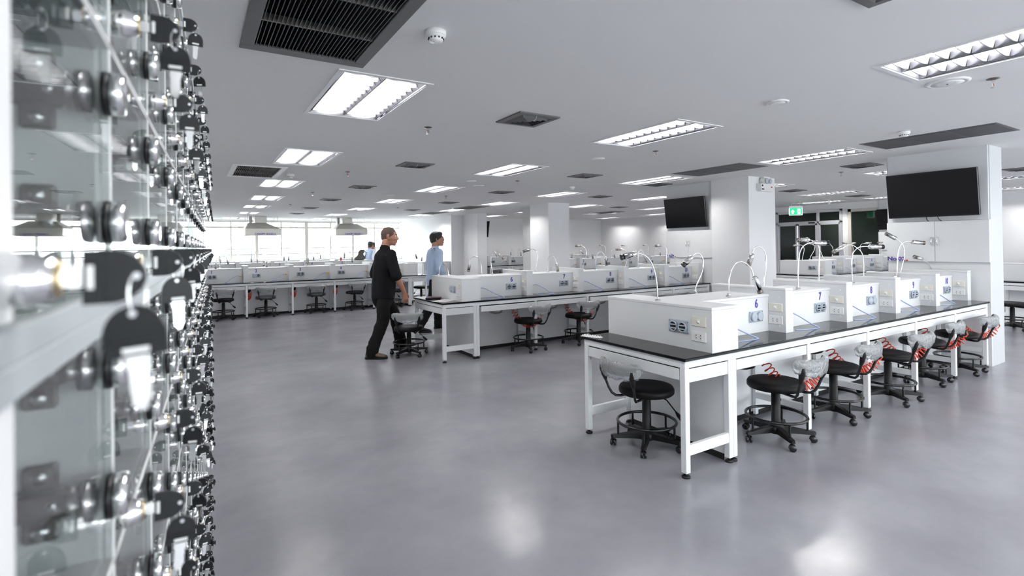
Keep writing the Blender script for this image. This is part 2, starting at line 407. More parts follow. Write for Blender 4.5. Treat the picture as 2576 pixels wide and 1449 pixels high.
# ---- columns and television walls
wall('column', [(7.79, 5.18, 0, 8.53, 5.9, H)])
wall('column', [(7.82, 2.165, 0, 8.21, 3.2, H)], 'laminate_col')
wall('column', [(7.82, 10.85, 0, 8.5, 11.7, H)])
wall('column', [(8.17, 11.7, 0, 8.5, 12.62, H)], 'concrete_paint')
wall('column', [(7.86, 5.9, 0, 8.4, 6.96, H)])
wall('column', [(7.75, 16.6, 0, 8.2, 17.56, H), (8.2, 15.5, 0, 8.57, 16.6, H)])
TV_N = [0]
def tv_wall(x, y0, y1, sgn, no, where, lab_x):
    # board, double cabinet and television on a wall that looks along sgn*X
    b = thing('double_cabinet', 'white two-door wall cabinet below the television on %s' % where, 'cabinet', (x, 0, 0), 0)
    X = lambda d: sgn * d
    TV_N[0] += 2
    q = MB(); q.box(x, y0, .0, x + X(.028), y1, 1.188); struct(q.build('trim_%d' % TV_N[0], 'laminate'))
    q = MB(); q.box(x, y0 + .01, 1.692, x + X(.028), y1 - .01, H); struct(q.build('trim_%d' % (TV_N[0] + 1), 'laminate_grey'))
    q = MB(); q.box(0, y0, 1.19, X(.03), y1, 1.69); q.build('body', 'laminate', b)
    ym = (y0 + y1) / 2
    for s, (a, c2) in ((-1, (y0, ym - .002)), (1, (ym + .002, y1))):
        q = MB(); q.box(X(.031), a, 1.194, X(.05), c2, 1.688); d = q.build('door', 'laminate', b)
        hy = ym + s * .03
        q = MB(); q.tube([(X(.05), hy, 1.40), (X(.075), hy, 1.405), (X(.08), hy, 1.415), (X(.08), hy, 1.475), (X(.075), hy, 1.485), (X(.05), hy, 1.49)], .007, 8); q.build('handle', 'chrome', d)
    if no:
        ly = y1 - .10 if sgn < 0 else y0 + .10
        text('sign_text', no, .068, 'purple', b, (X(.052), ly, 1.222), (sgn, 0), 1.15)
        q = MB(); q.box(X(.051), ly - sgn * -.118 - .012, 1.196, X(.0525), ly - sgn * -.118 + .012, 1.212); q.build('red_mark', 'red_dot', b)
    t = thing('television', 'flat black wall television tilted forward on %s' % where, 'television', (x, ym + .01, 2.02))
    tw, th = .92, .555
    R = Matrix.Rotation(sgn * math.radians(7), 4, 'Y')
    def tb(mb): mb.v = [tuple(R @ Vector(p) + Vector((X(.115), 0, 0))) for p in mb.v]; return mb
    q = MB(); q.cbox(-.02, -tw / 2, -th / 2, .02, tw / 2, th / 2, .006); tb(q).build('case', 'black_gloss', t)
    q = MB(); q.box(X(.0195), -tw / 2 + .012, -th / 2 + .016, X(.0215), tw / 2 - .012, th / 2 - .012); tb(q).build('screen', 'screen', t)
    q = MB(); q.box(X(-.03), -.14, -.1, X(-.02), .14, .1); tb(q); q.box(X(.03), -.1, -.14, X(.085), .1, .14); q.build('wall_bracket', 'black_plastic', t)
    if where.startswith('the near'):
        for i, dy in enumerate((-.03, .08)):
            q = MB(); q.tube([(X(.03), dy, -.24), (X(.05), dy - .02 + i * .01, -.30), (X(.035), dy - .05 + .02 * i, -.335)], .004, 6); q.build('cable', 'black_plastic', t)
    return b
tv_wall(7.82, 2.165, 3.19, -1, 'No.02', 'the near right column', 0)
tv_wall(7.86, 5.905, 6.955, -1, 'No.04', 'the column by the middle bench', 0)
tv_wall(15.99, 5.8, 6.75, -1, None, 'the far right wall beside the dark door', 0)
tv_wall(8.57, 15.55, 16.5, 1, None, 'the far side of the rear column', 0)
# ---- glazed partition and doors on the right wall
p = thing('door_1', '', ''); del p['label']; del p['category']; struct(p); p.location = (XR, 0, 0)
ZT = 1.99
def leaf(par, name, y0, y1, z0, z1, fr=.045):
    q = MB(); x0, x1 = -.03, .03
    q.box(x0, y0, z0, x1, y0 + fr, z1); q.box(x0, y1 - fr, z0, x1, y1, z1); q.box(x0, y0, z0, x1, y1, z0 + fr); q.box(x0, y0, z1 - fr, x1, y1, z1)
    o = q.build(name, 'aluminium', par)
    q = MB(); q.box(-.006, y0 + fr, z0 + fr, .006, y1 - fr, z1 - fr); q.build('pane', 'dark_glass', o)
    return o
q = MB(); q.box(-.04, DY0, 0, .06, DY0 + .05, 2.385); q.box(-.04, DY1 - .05, 0, .06, DY1, 2.385); q.box(-.04, DY0, 2.33, .06, DY1, 2.385); q.box(-.04, DY0, ZT, .06, DY1, ZT + .05); q.box(-.04, 8.34, 0, .06, 8.39, 2.33)
q.build('frame', 'aluminium', p)
leaf(p, 'fixed_panel', DY0 + .05, 8.34, .03, ZT); leaf(p, 'leaf', 8.40, 8.98, .03, ZT, .05); leaf(p, 'leaf', 9.0, DY1 - .06, .03, ZT, .05)
leaf(p, 'transom', DY0 + .05, 8.34, ZT + .05, 2.33, .02); leaf(p, 'transom', 8.39, DY1 - .05, ZT + .05, 2.33, .02)
q = MB(); q.box(-.09, 8.45, ZT + .0, -.04, 8.62, ZT + .045); q.build('door_closer', 'black_plastic', p)
p = thing('door_2', '', ''); del p['label']; del p['category']; struct(p); p.location = (XR, 0, 0)
q = MB(); q.box(-.03, EY1 - .08, 0, .05, EY1, 2.36); q.box(-.03, EY0, 0, .05, EY0 + .08, 2.36); q.box(-.03, EY0, 2.28, .05, EY1, 2.36); q.build('frame', 'tan_frame', p)
q = MB(); q.box(.0, EY0 + .08, 0, .02, EY1 - .08, 2.28); q.build('pane', 'dark_glass', p)
# ---- exit sign
s = thing('exit_sign', 'lit green emergency exit sign hanging from the ceiling by the dark partition', 'sign', (13.9, 7.86, 2.36), math.radians(38))
q = MB(); q.box(-.02, -.16, .0, .02, .16, .06); q.build('housing', 'aluminium', s)
q = MB(); q.box(-.008, -.155, -.19, .008, .155, 0); q.build('panel', 'green_sign', s)
q = MB(); q.cyl((0, -.1, .06), (0, -.1, .19), .006, 6); q.cyl((0, .1, .06), (0, .1, .19), .006, 6); q.build('hanger', 'aluminium', s)
M_ = Matrix(((0, 0, -1, -.009), (-1, 0, 0, 0), (0, 1, 0, -.095), (0, 0, 0, 1)))
q = MB(); q.prism([(-.125 + .0, -.005), (-.075, .055), (-.025, -.005), (-.055, -.005), (-.055, -.06), (-.095, -.06), (-.095, -.005)], 0, .002, M_); q.build('arrow', 'sign_white', s)
q = MB(); q.prism([(.04, -.07), (.11, -.07), (.11, .07), (.04, .07)], 0, .002, M_); q.build('doorway_symbol', 'sign_white', s)
q = MB(); q.prism([(.062, -.055), (.075, -.02), (.06, -.01), (.066, .03), (.09, .03), (.098, .0), (.09, -.015), (.1, -.05), (.09, -.055), (.08, -.02), (.072, -.055)], .002, .0035, M_); q.ell(M_ @ Vector((.081, .044, .0035)), (.012, .012, .012), 8, 6); q.build('figure_symbol', 'green_sign', s)
q = MB()
for e in (-1, 1): q.box(-.011, e * .155 - .005, -.19, .011, e * .155 + .005, 0)
q.box(-.011, -.155, -.192, .011, .155, -.185); q.build('edge_trim', 'sign_white', s)
# ---- emergency light on the middle column
e = thing('emergency_light', 'white emergency light box with two lamps on the middle column', 'light', (8.18, 5.18, 2.37))
q = MB(); q.cbox(-.17, -.085, -.065, .17, 0, .065, .008); bx = q.build('battery_box', 'white_plastic', e)
q = MB(); q.box(-.155, -.087, .015, -.12, -.084, .045); q.box(-.155, -.087, -.04, -.09, -.084, -.02); q.build('label_plate', 'black_plastic', bx)
q = MB(); q.box(.10, -.087, .0, .14, -.084, .02); q.build('indicator', 'red_dot', bx)
q = MB(); q.cyl((0, -.04, .065), (0, -.04, .18), .012, 8); q.cbox(-.09, -.08, .165, .09, -.0, .18, .003); q.build('ceiling_mount', 'white_plastic', e)
for sx in (-1, 1):
    q = MB(); q.lathe([(.03, .03), (.052, .0), (.055, -.045), (.048, -.05)], 16, Matrix.Translation((sx * .055, -.06, .115)) @ Matrix.Rotation(math.radians(-75), 4, 'X') @ Matrix.Rotation(PI, 4, 'X')); hd = q.build('lamp_head', 'white_plastic', e)
    q = MB(); q.ell((sx * .055, -.108, .105), (.04, .012, .04), 14, 8); q.build('lens', 'grey_plastic', hd)
# ---- low side cupboards along the inner far wall
s = thing('side_counter', 'white counter with dark top along the bright wall behind the blue-shirted man', 'counter', (0, 0, 0))
q = MB(); q.box(6.75, 16.72, 0, 7.73, 21.0, .88); q.build('body', 'laminate', s)
q = MB(); q.cbox(6.7, 16.7, .88, 7.74, 21.0, .92, .006); q.build('worktop', 'laminate', s)
for k in range(4):
    q = MB(); q.box(6.735, 16.8 + k * 1.05, .1, 6.75, 17.82 + k * 1.05, .84); q.build('door', 'laminate', s)
# ---- canopy hoods
for (xa, xb, da, db, sl, sr, nm, lb) in ((1.47, 2.54, 1.79, 2.16, 1.60, 2.12 + .02, 'CANOPY HOOD 2', 'left'), (4.355, 5.49, 4.68, 5.03, 4.58, 5.2, 'CANOPY HOOD 1', 'right')):
    h = thing('canopy_hood', 'stainless steel canopy fume hood hanging before the windows, the %s one of two' % lb, 'hood', ((xa + xb) / 2, 19.0, 1.905))
    cx = (xa + xb) / 2; X = lambda v: v - cx
    D = 1.15
    q = MB(); r0 = [(X(xa), 0), (X(xb), 0), (X(xb), D), (X(xa), D)]
    R = lambda pts, z: [Vector((x, y, z)) for x, y in pts]
    q.loft([R(r0, 0), R(r0, .215)], False, False)
    ri = [(X(xa) + .02, .02), (X(xb) - .02, .02), (X(xb) - .02, D - .02), (X(xa) + .02, D - .02)]
    q.loft([R(ri, .2), R(ri, 0)], False, False)
    for k in range(4): q.add([Vector((*r0[k], 0)), Vector((*r0[(k + 1) % 4], 0)), Vector((*ri[(k + 1) % 4], 0)), Vector((*ri[k], 0))], [(3, 2, 1, 0)])
    q.build('skirt', 'hood_steel', h)
    q = MB(); r1 = [(X(da), .36), (X(db), .36), (X(db), .76), (X(da), .76)]
    q.loft([R(r0, .215), R([(X(sl), .3), (X(sr), .3), (X(sr), .82), (X(sl), .82)], .42)], False); q.build('sloped_top', 'hood_steel', h)
    q = MB(); q.box(X(da), .36, .42, X(db), .76, H - 1.905); q.build('duct', 'hood_steel', h)
    for x, y in ((X(xa) + .08, .1), (X(xb) - .08, .1), (X(xa) + .08, D - .1), (X(xb) - .08, D - .1)):
        q = MB(); q.cyl((x, y, .2), (x, y, H - 1.905), .007, 6); q.build('hanger_rod', 'aluminium', h)
    q = MB(); q.box(X(da) - .16, .5, .40, X(da) - .07, .6, H - 1.905); q.build('pipe', 'nickel', h)
    text('sign_text', nm, .085, 'purple', h, (.06, -.004, .035), (0, -1), .9)
# ================================================================ CEILING FITTINGS
def ordn(i): return ('first', 'second', 'third', 'fourth', 'fifth', 'sixth', 'seventh', 'eighth', 'ninth', 'tenth', 'eleventh', 'twelfth', 'thirteenth', 'fourteenth', 'fifteenth')[i]
LW, LL = .6, 1.17
def fixture_proto(detailed):
    t = bpy.data.objects.new('ceiling_light', None); C.objects.link(t)
    q = MB(); e = .022
    for b in ((-.008, -.008, LW + .008, e), (-.008, LL - e, LW + .008, LL + .008), (-.008, e, e, LL - e), (LW - e, e, LW + .008, LL - e)): q.box(b[0], b[1], -.006, b[2], b[3], .004)
    q.build('frame', 'white_enamel', t)
    q = MB(); q.add([(0, 0, .09), (LW, 0, .09), (LW, LL, .09), (0, LL, .09), (0, 0, 0), (LW, 0, 0), (LW, LL, 0), (0, LL, 0)], [(0, 1, 2, 3), (0, 4, 5, 1), (1, 5, 6, 2), (2, 6, 7, 3), (3, 7, 4, 0)])
    q.build('housing', 'mirror', t)
    q = MB(); q.box(e, e, .004, LW - e, .028, .085); q.box(e, LL - .028, .004, LW - e, LL - e, .085); q.build('end_plate', 'louver_white', t)
    for bx in (.16, .44):
        q = MB(); q.tube([(bx, .04, .062), (bx, LL - .04, .062)], .014, 8); q.build('tube', 'tube_light', t)
    q = MB()
    for x0, x1 in ((.024, .05), (.285, .315), (.55, .576)):   # long mirrored reflector fins, V in section
        xm = (x0 + x1) / 2
        q.prism([(x0, .058), (x1, .058), (xm + .003, .004), (xm - .003, .004)], e, LL - e, Matrix(((1, 0, 0, 0), (0, 0, 1, 0), (0, 1, 0, 0), (0, 0, 0, 1))))
    q.build('reflector', 'mirror', t)
    n = 11; big = MB(); me = None
    for bx in (.05, .315):
        for k in range(n):
            y = .07 + (LL - .14) * k / (n - 1)
            q = MB(); wd = .235
            # blade: V-section cross fin whose lower edge dips towards the middle
            top = .052
            sec = lambda x, zb, hw: [Vector((x, -hw, top)), Vector((x, hw, top)), Vector((x, .0025, zb)), Vector((x, -.0025, zb))]
            q.loft([sec(0, .012, .012), sec(wd * .25, .004, .012), sec(wd * .75, .004, .012), sec(wd, .012, .012)], False)
            if detailed:
                me = me or q.mesh('blade', 'louver_white'); link('blade', me, t, (bx, y, 0))
            else: big.add([(p[0] + bx, p[1] + y, p[2]) for p in q.v], q.f)
    if not detailed: o = big.build('louver', 'louver_white', t); o['kind'] = 'stuff'
    return t
near = fixture_proto(True); far = fixture_proto(False)
CAMV = Vector((0, 0, CAMZ))
def view_px(p):
    d = Vector(p) - CAMV; z = d.dot(f2)
    if z < .05: return None
    return 1288 + 1300.42 * d.dot(r3) / z, 609.05 - 1300.42 * d.dot(u3) / z
def in_view(p, mg=60):
    q = view_px(p); return q is not None and -mg < q[0] < 2576 + mg and -mg < q[1] < 1449 + mg
cols = {}
for x, y in FIX: cols.setdefault(round((x + .3) / 2.86), []).append((x, y))
colname = {0: 'in the row beside the lockers', 1: 'in the second row from the lockers', 2: 'in the row before the television columns', 3: 'in the first row beyond the columns', 4: 'in the second row beyond the columns', 5: 'in the last row by the right wall'}
for ci in cols:
    k = 0
    for (x, y) in sorted(cols[ci], key=lambda t: t[1]):
        seen = any(in_view((x + a, y + b, H), 10) for a in (0, .6) for b in (0, 1.17))
        dist = math.hypot(x, y)
        o = dup(near if (dist < 8.5 and seen) else far); o.location = (x, y, H)
        if seen: lb = 'recessed louvered ceiling light, %s from the front %s' % (ordn(k), colname[ci]); k += 1
        else: lb = 'recessed louvered ceiling light behind the viewer, row %s, at %s' % (ordn(ci), 'the front' if y < -1 else 'the middle')
        tag(o, lb, 'ceiling light', 'recessed louvered ceiling lights')
def kill(o):
    for c in list(o.children): kill(c)
    bpy.data.objects.remove(o)
kill(near); kill(far)
# ---- slatted grilles
def grille(x0, y0, x1, y1, label, n, bars, slatm, framem):
    t = thing('return_air_grille', label, 'vent', (x0, y0, H), 0, 'slatted ceiling grilles'); w, l = x1 - x0, y1 - y0
    q = MB(); e = .045
    for a, b, c, d in ((-.02, -.02, w + .02, e), (-.02, l - e, w + .02, l + .02), (-.02, e, e, l - e), (w - e, e, w + .02, l - e)): q.cbox(a, b, -.008, c, d, .012, .003)
    q.build('frame', framem, t)
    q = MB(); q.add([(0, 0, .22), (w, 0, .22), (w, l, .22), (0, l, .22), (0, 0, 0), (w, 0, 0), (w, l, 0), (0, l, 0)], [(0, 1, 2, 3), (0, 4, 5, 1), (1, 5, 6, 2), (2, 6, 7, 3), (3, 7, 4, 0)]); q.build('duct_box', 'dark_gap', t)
    q = MB(); q.box(-.0016, e, .0, .0016, l - e, .03); sm = q.mesh('slat', slatm)
    for k in range(n): o = link('slat', sm, t, (e + (w - 2 * e) * (k + .5) / n, 0, 0), (0, .25, 0))
    q = MB(); q.box(e, -.006, .004, w - e, .006, .04); bm = q.mesh('cross_bar', 'vent_edge')
    for k in range(bars): link('cross_bar', bm, t, (0, l * (k + 1) / (bars + 1), 0))
grille(*GRL[0], 'large dark slatted ceiling grille nearest the viewer', 27, 2, 'vent_grey', 'vent_grey')
grille(*GRL[1], 'pale framed slatted ceiling grille by the left row of lights', 24, 2, 'vent_edge', 'white_enamel')
grille(*GRL[2], 'slatted ceiling grille before the rear columns, nearer one', 14, 3, 'vent_edge', 'vent_edge')
grille(*GRL[3], 'slatted ceiling grille before the rear columns, farther one', 14, 3, 'vent_edge', 'vent_edge')
# ---- fine-mesh grilles: three panels in a frame
for (x0, y0, x1, y1, lb) in ((6.38, 1.71, 7.03, 2.88, 'long dark mesh ceiling grille before the near television column'), (6.38, 4.36, 7.03, 5.56, 'long dark mesh ceiling grille before the middle column'), (12.0, 13.0, 12.6, 14.2, 'dark mesh ceiling grille far back beyond the columns')):
    t = thing('mesh_grille', lb, 'vent', (x0, y0, H), 0, 'mesh ceiling grilles'); w, l = x1 - x0, y1 - y0
    q = MB(); q.box(0, 0, -.005, w, l, .003); q.build('frame', 'vent_grey', t)
    for k in range(3):
        q = MB(); q.cbox(.03, .02 + k * (l - .03) / 3, -.009, w - .03, (k + 1) * (l - .03) / 3, -.004, .002); q.build('panel', 'mesh_grey', t)
# ---- square diffusers with nested louvres
def diffuser_meshes(w=.4):
    out = {}
    q = MB(); h = w / 2
    ring = lambda a, z: [Vector((-a, -a, z)), Vector((a, -a, z)), Vector((a, a, z)), Vector((-a, a, z))]
    q.loft([ring(h, .001), ring(h, -.012), ring(h - .045, -.016), ring(h - .06, -.002)], False, False); q.box(-h, -h, .0, h, h, .002); out['frame'] = q.mesh('frame', 'vent_grey')
    q = MB(); q.box(-h + .05, -h + .05, -.004, h - .05, h - .05, -.001); out['backing'] = q.mesh('backing', 'dark_gap')
    for k in range(4):
        a = .135 - k * .032
        q = MB(); q.loft([ring(a, -.004), ring(a - .018, -.026), ring(a - .021, -.026), ring(a - .004, -.004)], False, False); out['louver%d' % k] = q.mesh('louver', 'vent_grey')
    q = MB(); q.loft([ring(.036, -.004), ring(.012, -.022)], False); out['core'] = q.mesh('core', 'vent_grey')
    q = MB(); q.tube([(-.02, -h + .03, -.01), (-.05, -h, -.05), (-.09, -h - .02, -.075)], .0012, 5); out['string'] = q.mesh('string', 'white_plastic')
    return out
DM = diffuser_meshes()
dv = [(2.46, 3.70, 'beyond the second ceiling light of the left aisle'), (2.52, 6.50, 'second back in the line over the left aisle'), (2.61, 9.31, 'third back in the line over the left aisle'), (2.66, 12.1, 'fourth back in the line over the left aisle'), (2.72, 14.8, 'fifth back in the line over the left aisle'), (2.8, 17.4, 'sixth back in the line over the left aisle'),
      (5.29, 6.34, 'over the middle bench'), (5.37, 9.08, 'second back in the line over the middle bench'), (5.45, 11.8, 'third back in the line over the middle bench'), (5.55, 14.6, 'last in the line over the middle bench'), (2.46, .95, 'cut by the top edge of the photo'),
      (7.3, 6.7, 'just before the middle television'), (7.95, 9.0, 'behind the middle television'), (8.22, 3.68, 'between the middle column and the near television'), (10.92, 6.23, 'beyond the middle column, nearer one'), (13.75, 6.25, 'beyond the middle column, farther one'), (10.8, 11.4, 'far back between the columns'), (11.0, 2.65, 'right of the near television column')]
for x, y, w in dv:
    t = thing('air_diffuser', 'square grey louvered ceiling diffuser %s' % w, 'vent', (x, y, H), 0, 'square ceiling diffusers')
    for k, me in DM.items(): link(k.rstrip('0123'), me, t)
# ---- smoke detectors
q = MB(); q.lathe([(.052, 0), (.052, -.022), (.048, -.026)], 24); SMB = q.mesh('base', 'white_plastic')
q = MB(); q.lathe([(.047, -.024), (.046, -.034), (.036, -.036), (.036, -.046), (.034, -.052), (.0, -.056)], 24); SMC = q.mesh('sensor_cap', 'white_plastic')
q = MB()
for k in range(12):
    a = 2 * PI * k / 12; q.box(.0375 * math.cos(a) - .003, .0375 * math.sin(a) - .003, -.044, .0375 * math.cos(a) + .003, .0375 * math.sin(a) + .003, -.037)
SMS = q.mesh('slots', 'dark_gap')
for x, y, w in ((1.05, 2.40, 'beside the large dark grille'), (1.23, 8.14, 'by the pale framed grille'), (6.05, 2.32, 'by the mesh grille before the near television'), (1.36, 13.7, 'far back in the left row of lights'), (6.11, 7.7, 'above the middle bench, near the concrete column'), (6.2, 13.2, 'far back by the striped grille'), (10.2, 2.2, 'at the right edge of the photo')):
    t = thing('smoke_detector', 'round white smoke detector %s' % w, 'detector', (x, y, H), 0, 'ceiling smoke detectors')
    link('base', SMB, t); link('sensor_cap', SMC, t); link('slots', SMS, t)
# ---- sprinklers
q = MB(); q.lathe([(.036, 0), (.036, -.004), (.016, -.009), (.012, -.012)], 18); SP1 = q.mesh('escutcheon', 'nickel')
q = MB(); q.cyl((0, 0, -.01), (0, 0, -.03), .009, 10); q.tube([(-.010, 0, -.028), (-.013, 0, -.045), (0, 0, -.06)], .0022, 6); q.tube([(.010, 0, -.028), (.013, 0, -.045), (0, 0, -.06)], .0022, 6); q.lathe([(.016, -.060), (.016, -.062)], 12); SP2 = q.mesh('head', 'chrome')
q = MB(); q.cyl((0, 0, -.03), (0, 0, -.056), .0035, 6); SP3 = q.mesh('bulb', 'red_dot')
for x, y, w in ((1.83, 4.39, 'first of the line left of the big light'), (1.9, 7.53, 'second back in the line over the left aisle'), (2.01, 10.66, 'third back in the line over the left aisle'), (2.09, 13.9, 'fourth back in the line over the left aisle'), (4.64, 4.27, 'above the near end of the middle bench'), (4.68, 7.37, 'behind the middle bench'), (4.69, 10.29, 'far above the blue-shirted man'), (4.61, 1.25, 'beside the big round speaker at upper right'), (8.74, 4.21, 'between the columns'), (4.87, 13.9, 'far back before the bright wall')):
    t = thing('sprinkler', 'small metal ceiling sprinkler %s' % w, 'sprinkler', (x, y, H), 0, 'ceiling sprinklers')
    link('escutcheon', SP1, t); link('head', SP2, t); link('bulb', SP3, t)
# ---- round ceiling speakers / covers
for x, y, r, w in ((4.43, 1.44, .125, 'beside the near right light'), (3.87, 2.32, .085, 'of medium size between two right lights'), (4.39, 5.0, .085, 'near the third ceiling light'), (3.98, 7.71, .085, 'above the man in blue'), (3.53, 10.52, .085, 'further back by the left lights'), (4.42, 8.27, .10, 'flat and faint behind the middle lights')):
    t = thing('ceiling_speaker', 'round off-white ceiling speaker cover %s' % w, 'speaker', (x, y, H), 0, 'round ceiling speakers')
    q = MB(); q.lathe([(r, 0), (r, -.006), (r * .86, -.012), (r * .82, -.010)], 32); q.build('rim', 'white_plastic', t)
    q = MB(); q.lathe([(r * .84, -.009), (r * .4, -.013), (0, -.014)], 32); q.build('cover', 'white_plastic', t)
    if r > .12:
        q = MB(); q.box(-.008, -.004, -.016, .008, .004, -.012); q.build('badge', 'dark_gap', t)
q = MB(); q.lathe([(.035, 0), (.033, -.05), (.02, -.07), (0, -.075)], 16)
t = thing('ceiling_camera', 'small white dome hanging below the ceiling beside the exit sign', 'camera', (14.3, 7.2, H))
q.build('dome', 'white_plastic', t, (0, 0, -.06)); q = MB(); q.lathe([(.05, 0), (.05, -.01)], 16); q.cyl((0, 0, 0), (0, 0, -.07), .01, 8); q.build('mount', 'white_plastic', t)
# ================================================================ LAB BENCHES
S = .935; X1 = .47; BL = X1 + 5 * S; BW = .97; ZT_ = .75
_mc = {}
def cached(key, fn):
    if key not in _mc: _mc[key] = fn()
    return _mc[key]
def bowl_mesh():
    q = MB(); q.lathe([(.105, 0), (.10, -.035), (.08, -.06), (.04, -.075), (0, -.078)], 20); return q.mesh('sink_bowl', 'brushed')
def reel_mesh():
    q = MB(); q.lathe([(.05, 0), (.05, .018), (.03, .022), (.03, .034), (.0, .034)], 18, Matrix.Rotation(PI / 2, 4, 'X')); return q.mesh('hose_reel', 'black_gloss')
def vent_plate():
    q = MB(); q.cbox(-.088, -.007, -.044, .088, 0, .044, .004); return q.mesh('vent_plate', 'grey_plastic')
def screws():
    q = MB()
    for x in (-.078, .078):
        for z in (-.035, .035): q.cyl((x, -.0085, z), (x, -.006, z), .003, 6)
    return q.mesh('screws', 'dark_gap')
def nozzle(closed):
    q = MB(); M = Matrix.Rotation(PI / 2, 4, 'X')
    if closed:
        q.lathe([(.036, 0), (.036, .012), (.033, .016), (.030, .016), (0, .018)], 24, M); q.box(-.022, -.0195, -.004, .022, -.017, -.002)
    else:
        q.lathe([(.036, 0), (.036, .014), (.033, .017), (.029, .014), (.029, 0)], 24, M)
        for z in (.012, -.012):
            w = math.sqrt(.029 ** 2 - z * z); q.add([(-w, -.016, z - .004), (w, -.016, z - .004), (w, -.002, z + .008), (-w, -.002, z + .008), (-w, -.014, z - .006), (w, -.014, z - .006), (w, 0, z + .006), (-w, 0, z + .006)], [(0, 1, 2, 3), (7, 6, 5, 4), (0, 4, 5, 1), (1, 5, 6, 2), (2, 6, 7, 3), (3, 7, 4, 0)])
    return q.mesh('nozzle', 'grey_plastic')
def nozzle_dark():
    q = MB(); q.lathe([(.028, 0), (.028, .0085)], 20, Matrix.Rotation(PI / 2, 4, 'X')); return q.mesh('opening', 'dark_gap')
def switch_plate():
    q = MB(); q.cbox(-.008, -.058, -.033, 0, .058, .033, .003); return q.mesh('switch_plate', 'beige_plastic')
def knob():
    q = MB(); q.cbox(-.012, -.012, -.014, -.006, .012, .014, .002); q.lathe([(.009, .010), (.008, .018), (0, .019)], 12, Matrix.Rotation(-PI / 2, 4, 'Y')); return q.mesh('dimmer_knob', 'white_plastic')
def outlet_plate():
    q = MB(); q.cbox(-.009, -.058, -.034, 0, .058, .034, .003); q.cbox(-.0105, -.034, -.024, -.006, .034, .024, .001); return q.mesh('outlet_plate', 'white_plastic')
def outlet_holes():
    q = MB()
    for y in (-.017, .017):
        for z in (-.009, .009): q.box(-.0112, y - .0022, z - .004, -.010, y + .0022, z + .004)
        q.cyl((-.0112, y + .009, 0), (-.010, y + .009, 0), .0022, 6)
    return q.mesh('socket_holes', 'dark_gap')
def valve():
    q = MB(); q.cyl((0, 0, 0), (0, -.012, 0), .014, 14); q.cyl((0, -.012, 0), (0, -.03, 0), .006, 8); return q.mesh('valve', 'white_plastic')
def valve_nut():
    q = MB(); q.cbox(-.016, -.052, -.014, .018, -.022, .014, .006); q.cyl((.012, -.034, 0), (.03, -.034, 0), .006, 8); return q.mesh('valve_nut', 'orange')
def hose_mesh(seed):
    rnd = random.Random(seed); a = rnd.uniform(-.02, .02)
    pts = [(.03, -.034, 0), (.07, -.04, .004), (.13, -.06, -.02), (.20, -.09, -.062), (.27 + a, -.125, -.105), (.32 + a, -.145, -.126), (.335 + a, -.15, -.1335), (.31 + a, -.16, -.1345), (.24 + a, -.165, -.1345), (.16, -.155, -.1345), (.09, -.135, -.1345), (.04, -.11, -.1345)]
    P = []
    for i in range(len(pts) - 1):
        p0, p1, p2, p3 = (Vector(pts[max(i - 1, 0)]), Vector(pts[i]), Vector(pts[i + 1]), Vector(pts[min(i + 2, len(pts) - 1)]))
        for k in range(3):
            t = k / 3; P.append(.5 * ((2 * p1) + (p2 - p0) * t + (2 * p0 - 5 * p1 + 4 * p2 - p3) * t * t + (3 * p1 - p0 - 3 * p2 + p3) * t ** 3))
    P.append(Vector(pts[-1])); P = [Vector((p.x, p.y, max(p.z, -.1345))) for p in P]
    q = MB(); q.tube(P, .0052, 7); return q.mesh('air_tube', 'blue_tube')
def coil_mesh(bunch):
    # stretched helix hanging in a catenary, fitted with a brass end
    a, b, sag = ((Vector((.66, .24, .61)), Vector((.972, -.085, .475)), .185), (Vector((.80, .26, .60)), Vector((.905, .03, .56)), .17))[bunch]
    n = 22; st = 13; pts = []; q = MB(); N = n * st
    side = Vector((b - a).cross(Vector((0, 0, 1)))).normalized()
    cpos = lambda u: a.lerp(b, u) + Vector((0, 0, -4 * sag * u * (1 - u)))
    for i in range(N + 1):
        u = i / N; uu = .04 + .92 * (u + .05 * math.sin(2 * PI * u)); p = cpos(uu)
        tg = (cpos(min(uu + .01, 1)) - cpos(max(uu - .01, 0))).normalized(); nr = tg.cross(side).normalized()
        ang = 2 * PI * n * u; r = .034 * min(1, u * 12 + .15, (1 - u) * 12 + .15)
        pts.append(p + (side * math.cos(ang) + nr * math.sin(ang)) * r)
    q.tube([a, a.lerp(pts[0], .6)] + pts + [b.lerp(pts[-1], .6), b], .0050, 5)
    return q.mesh('coil', 'red_coil'), a, b
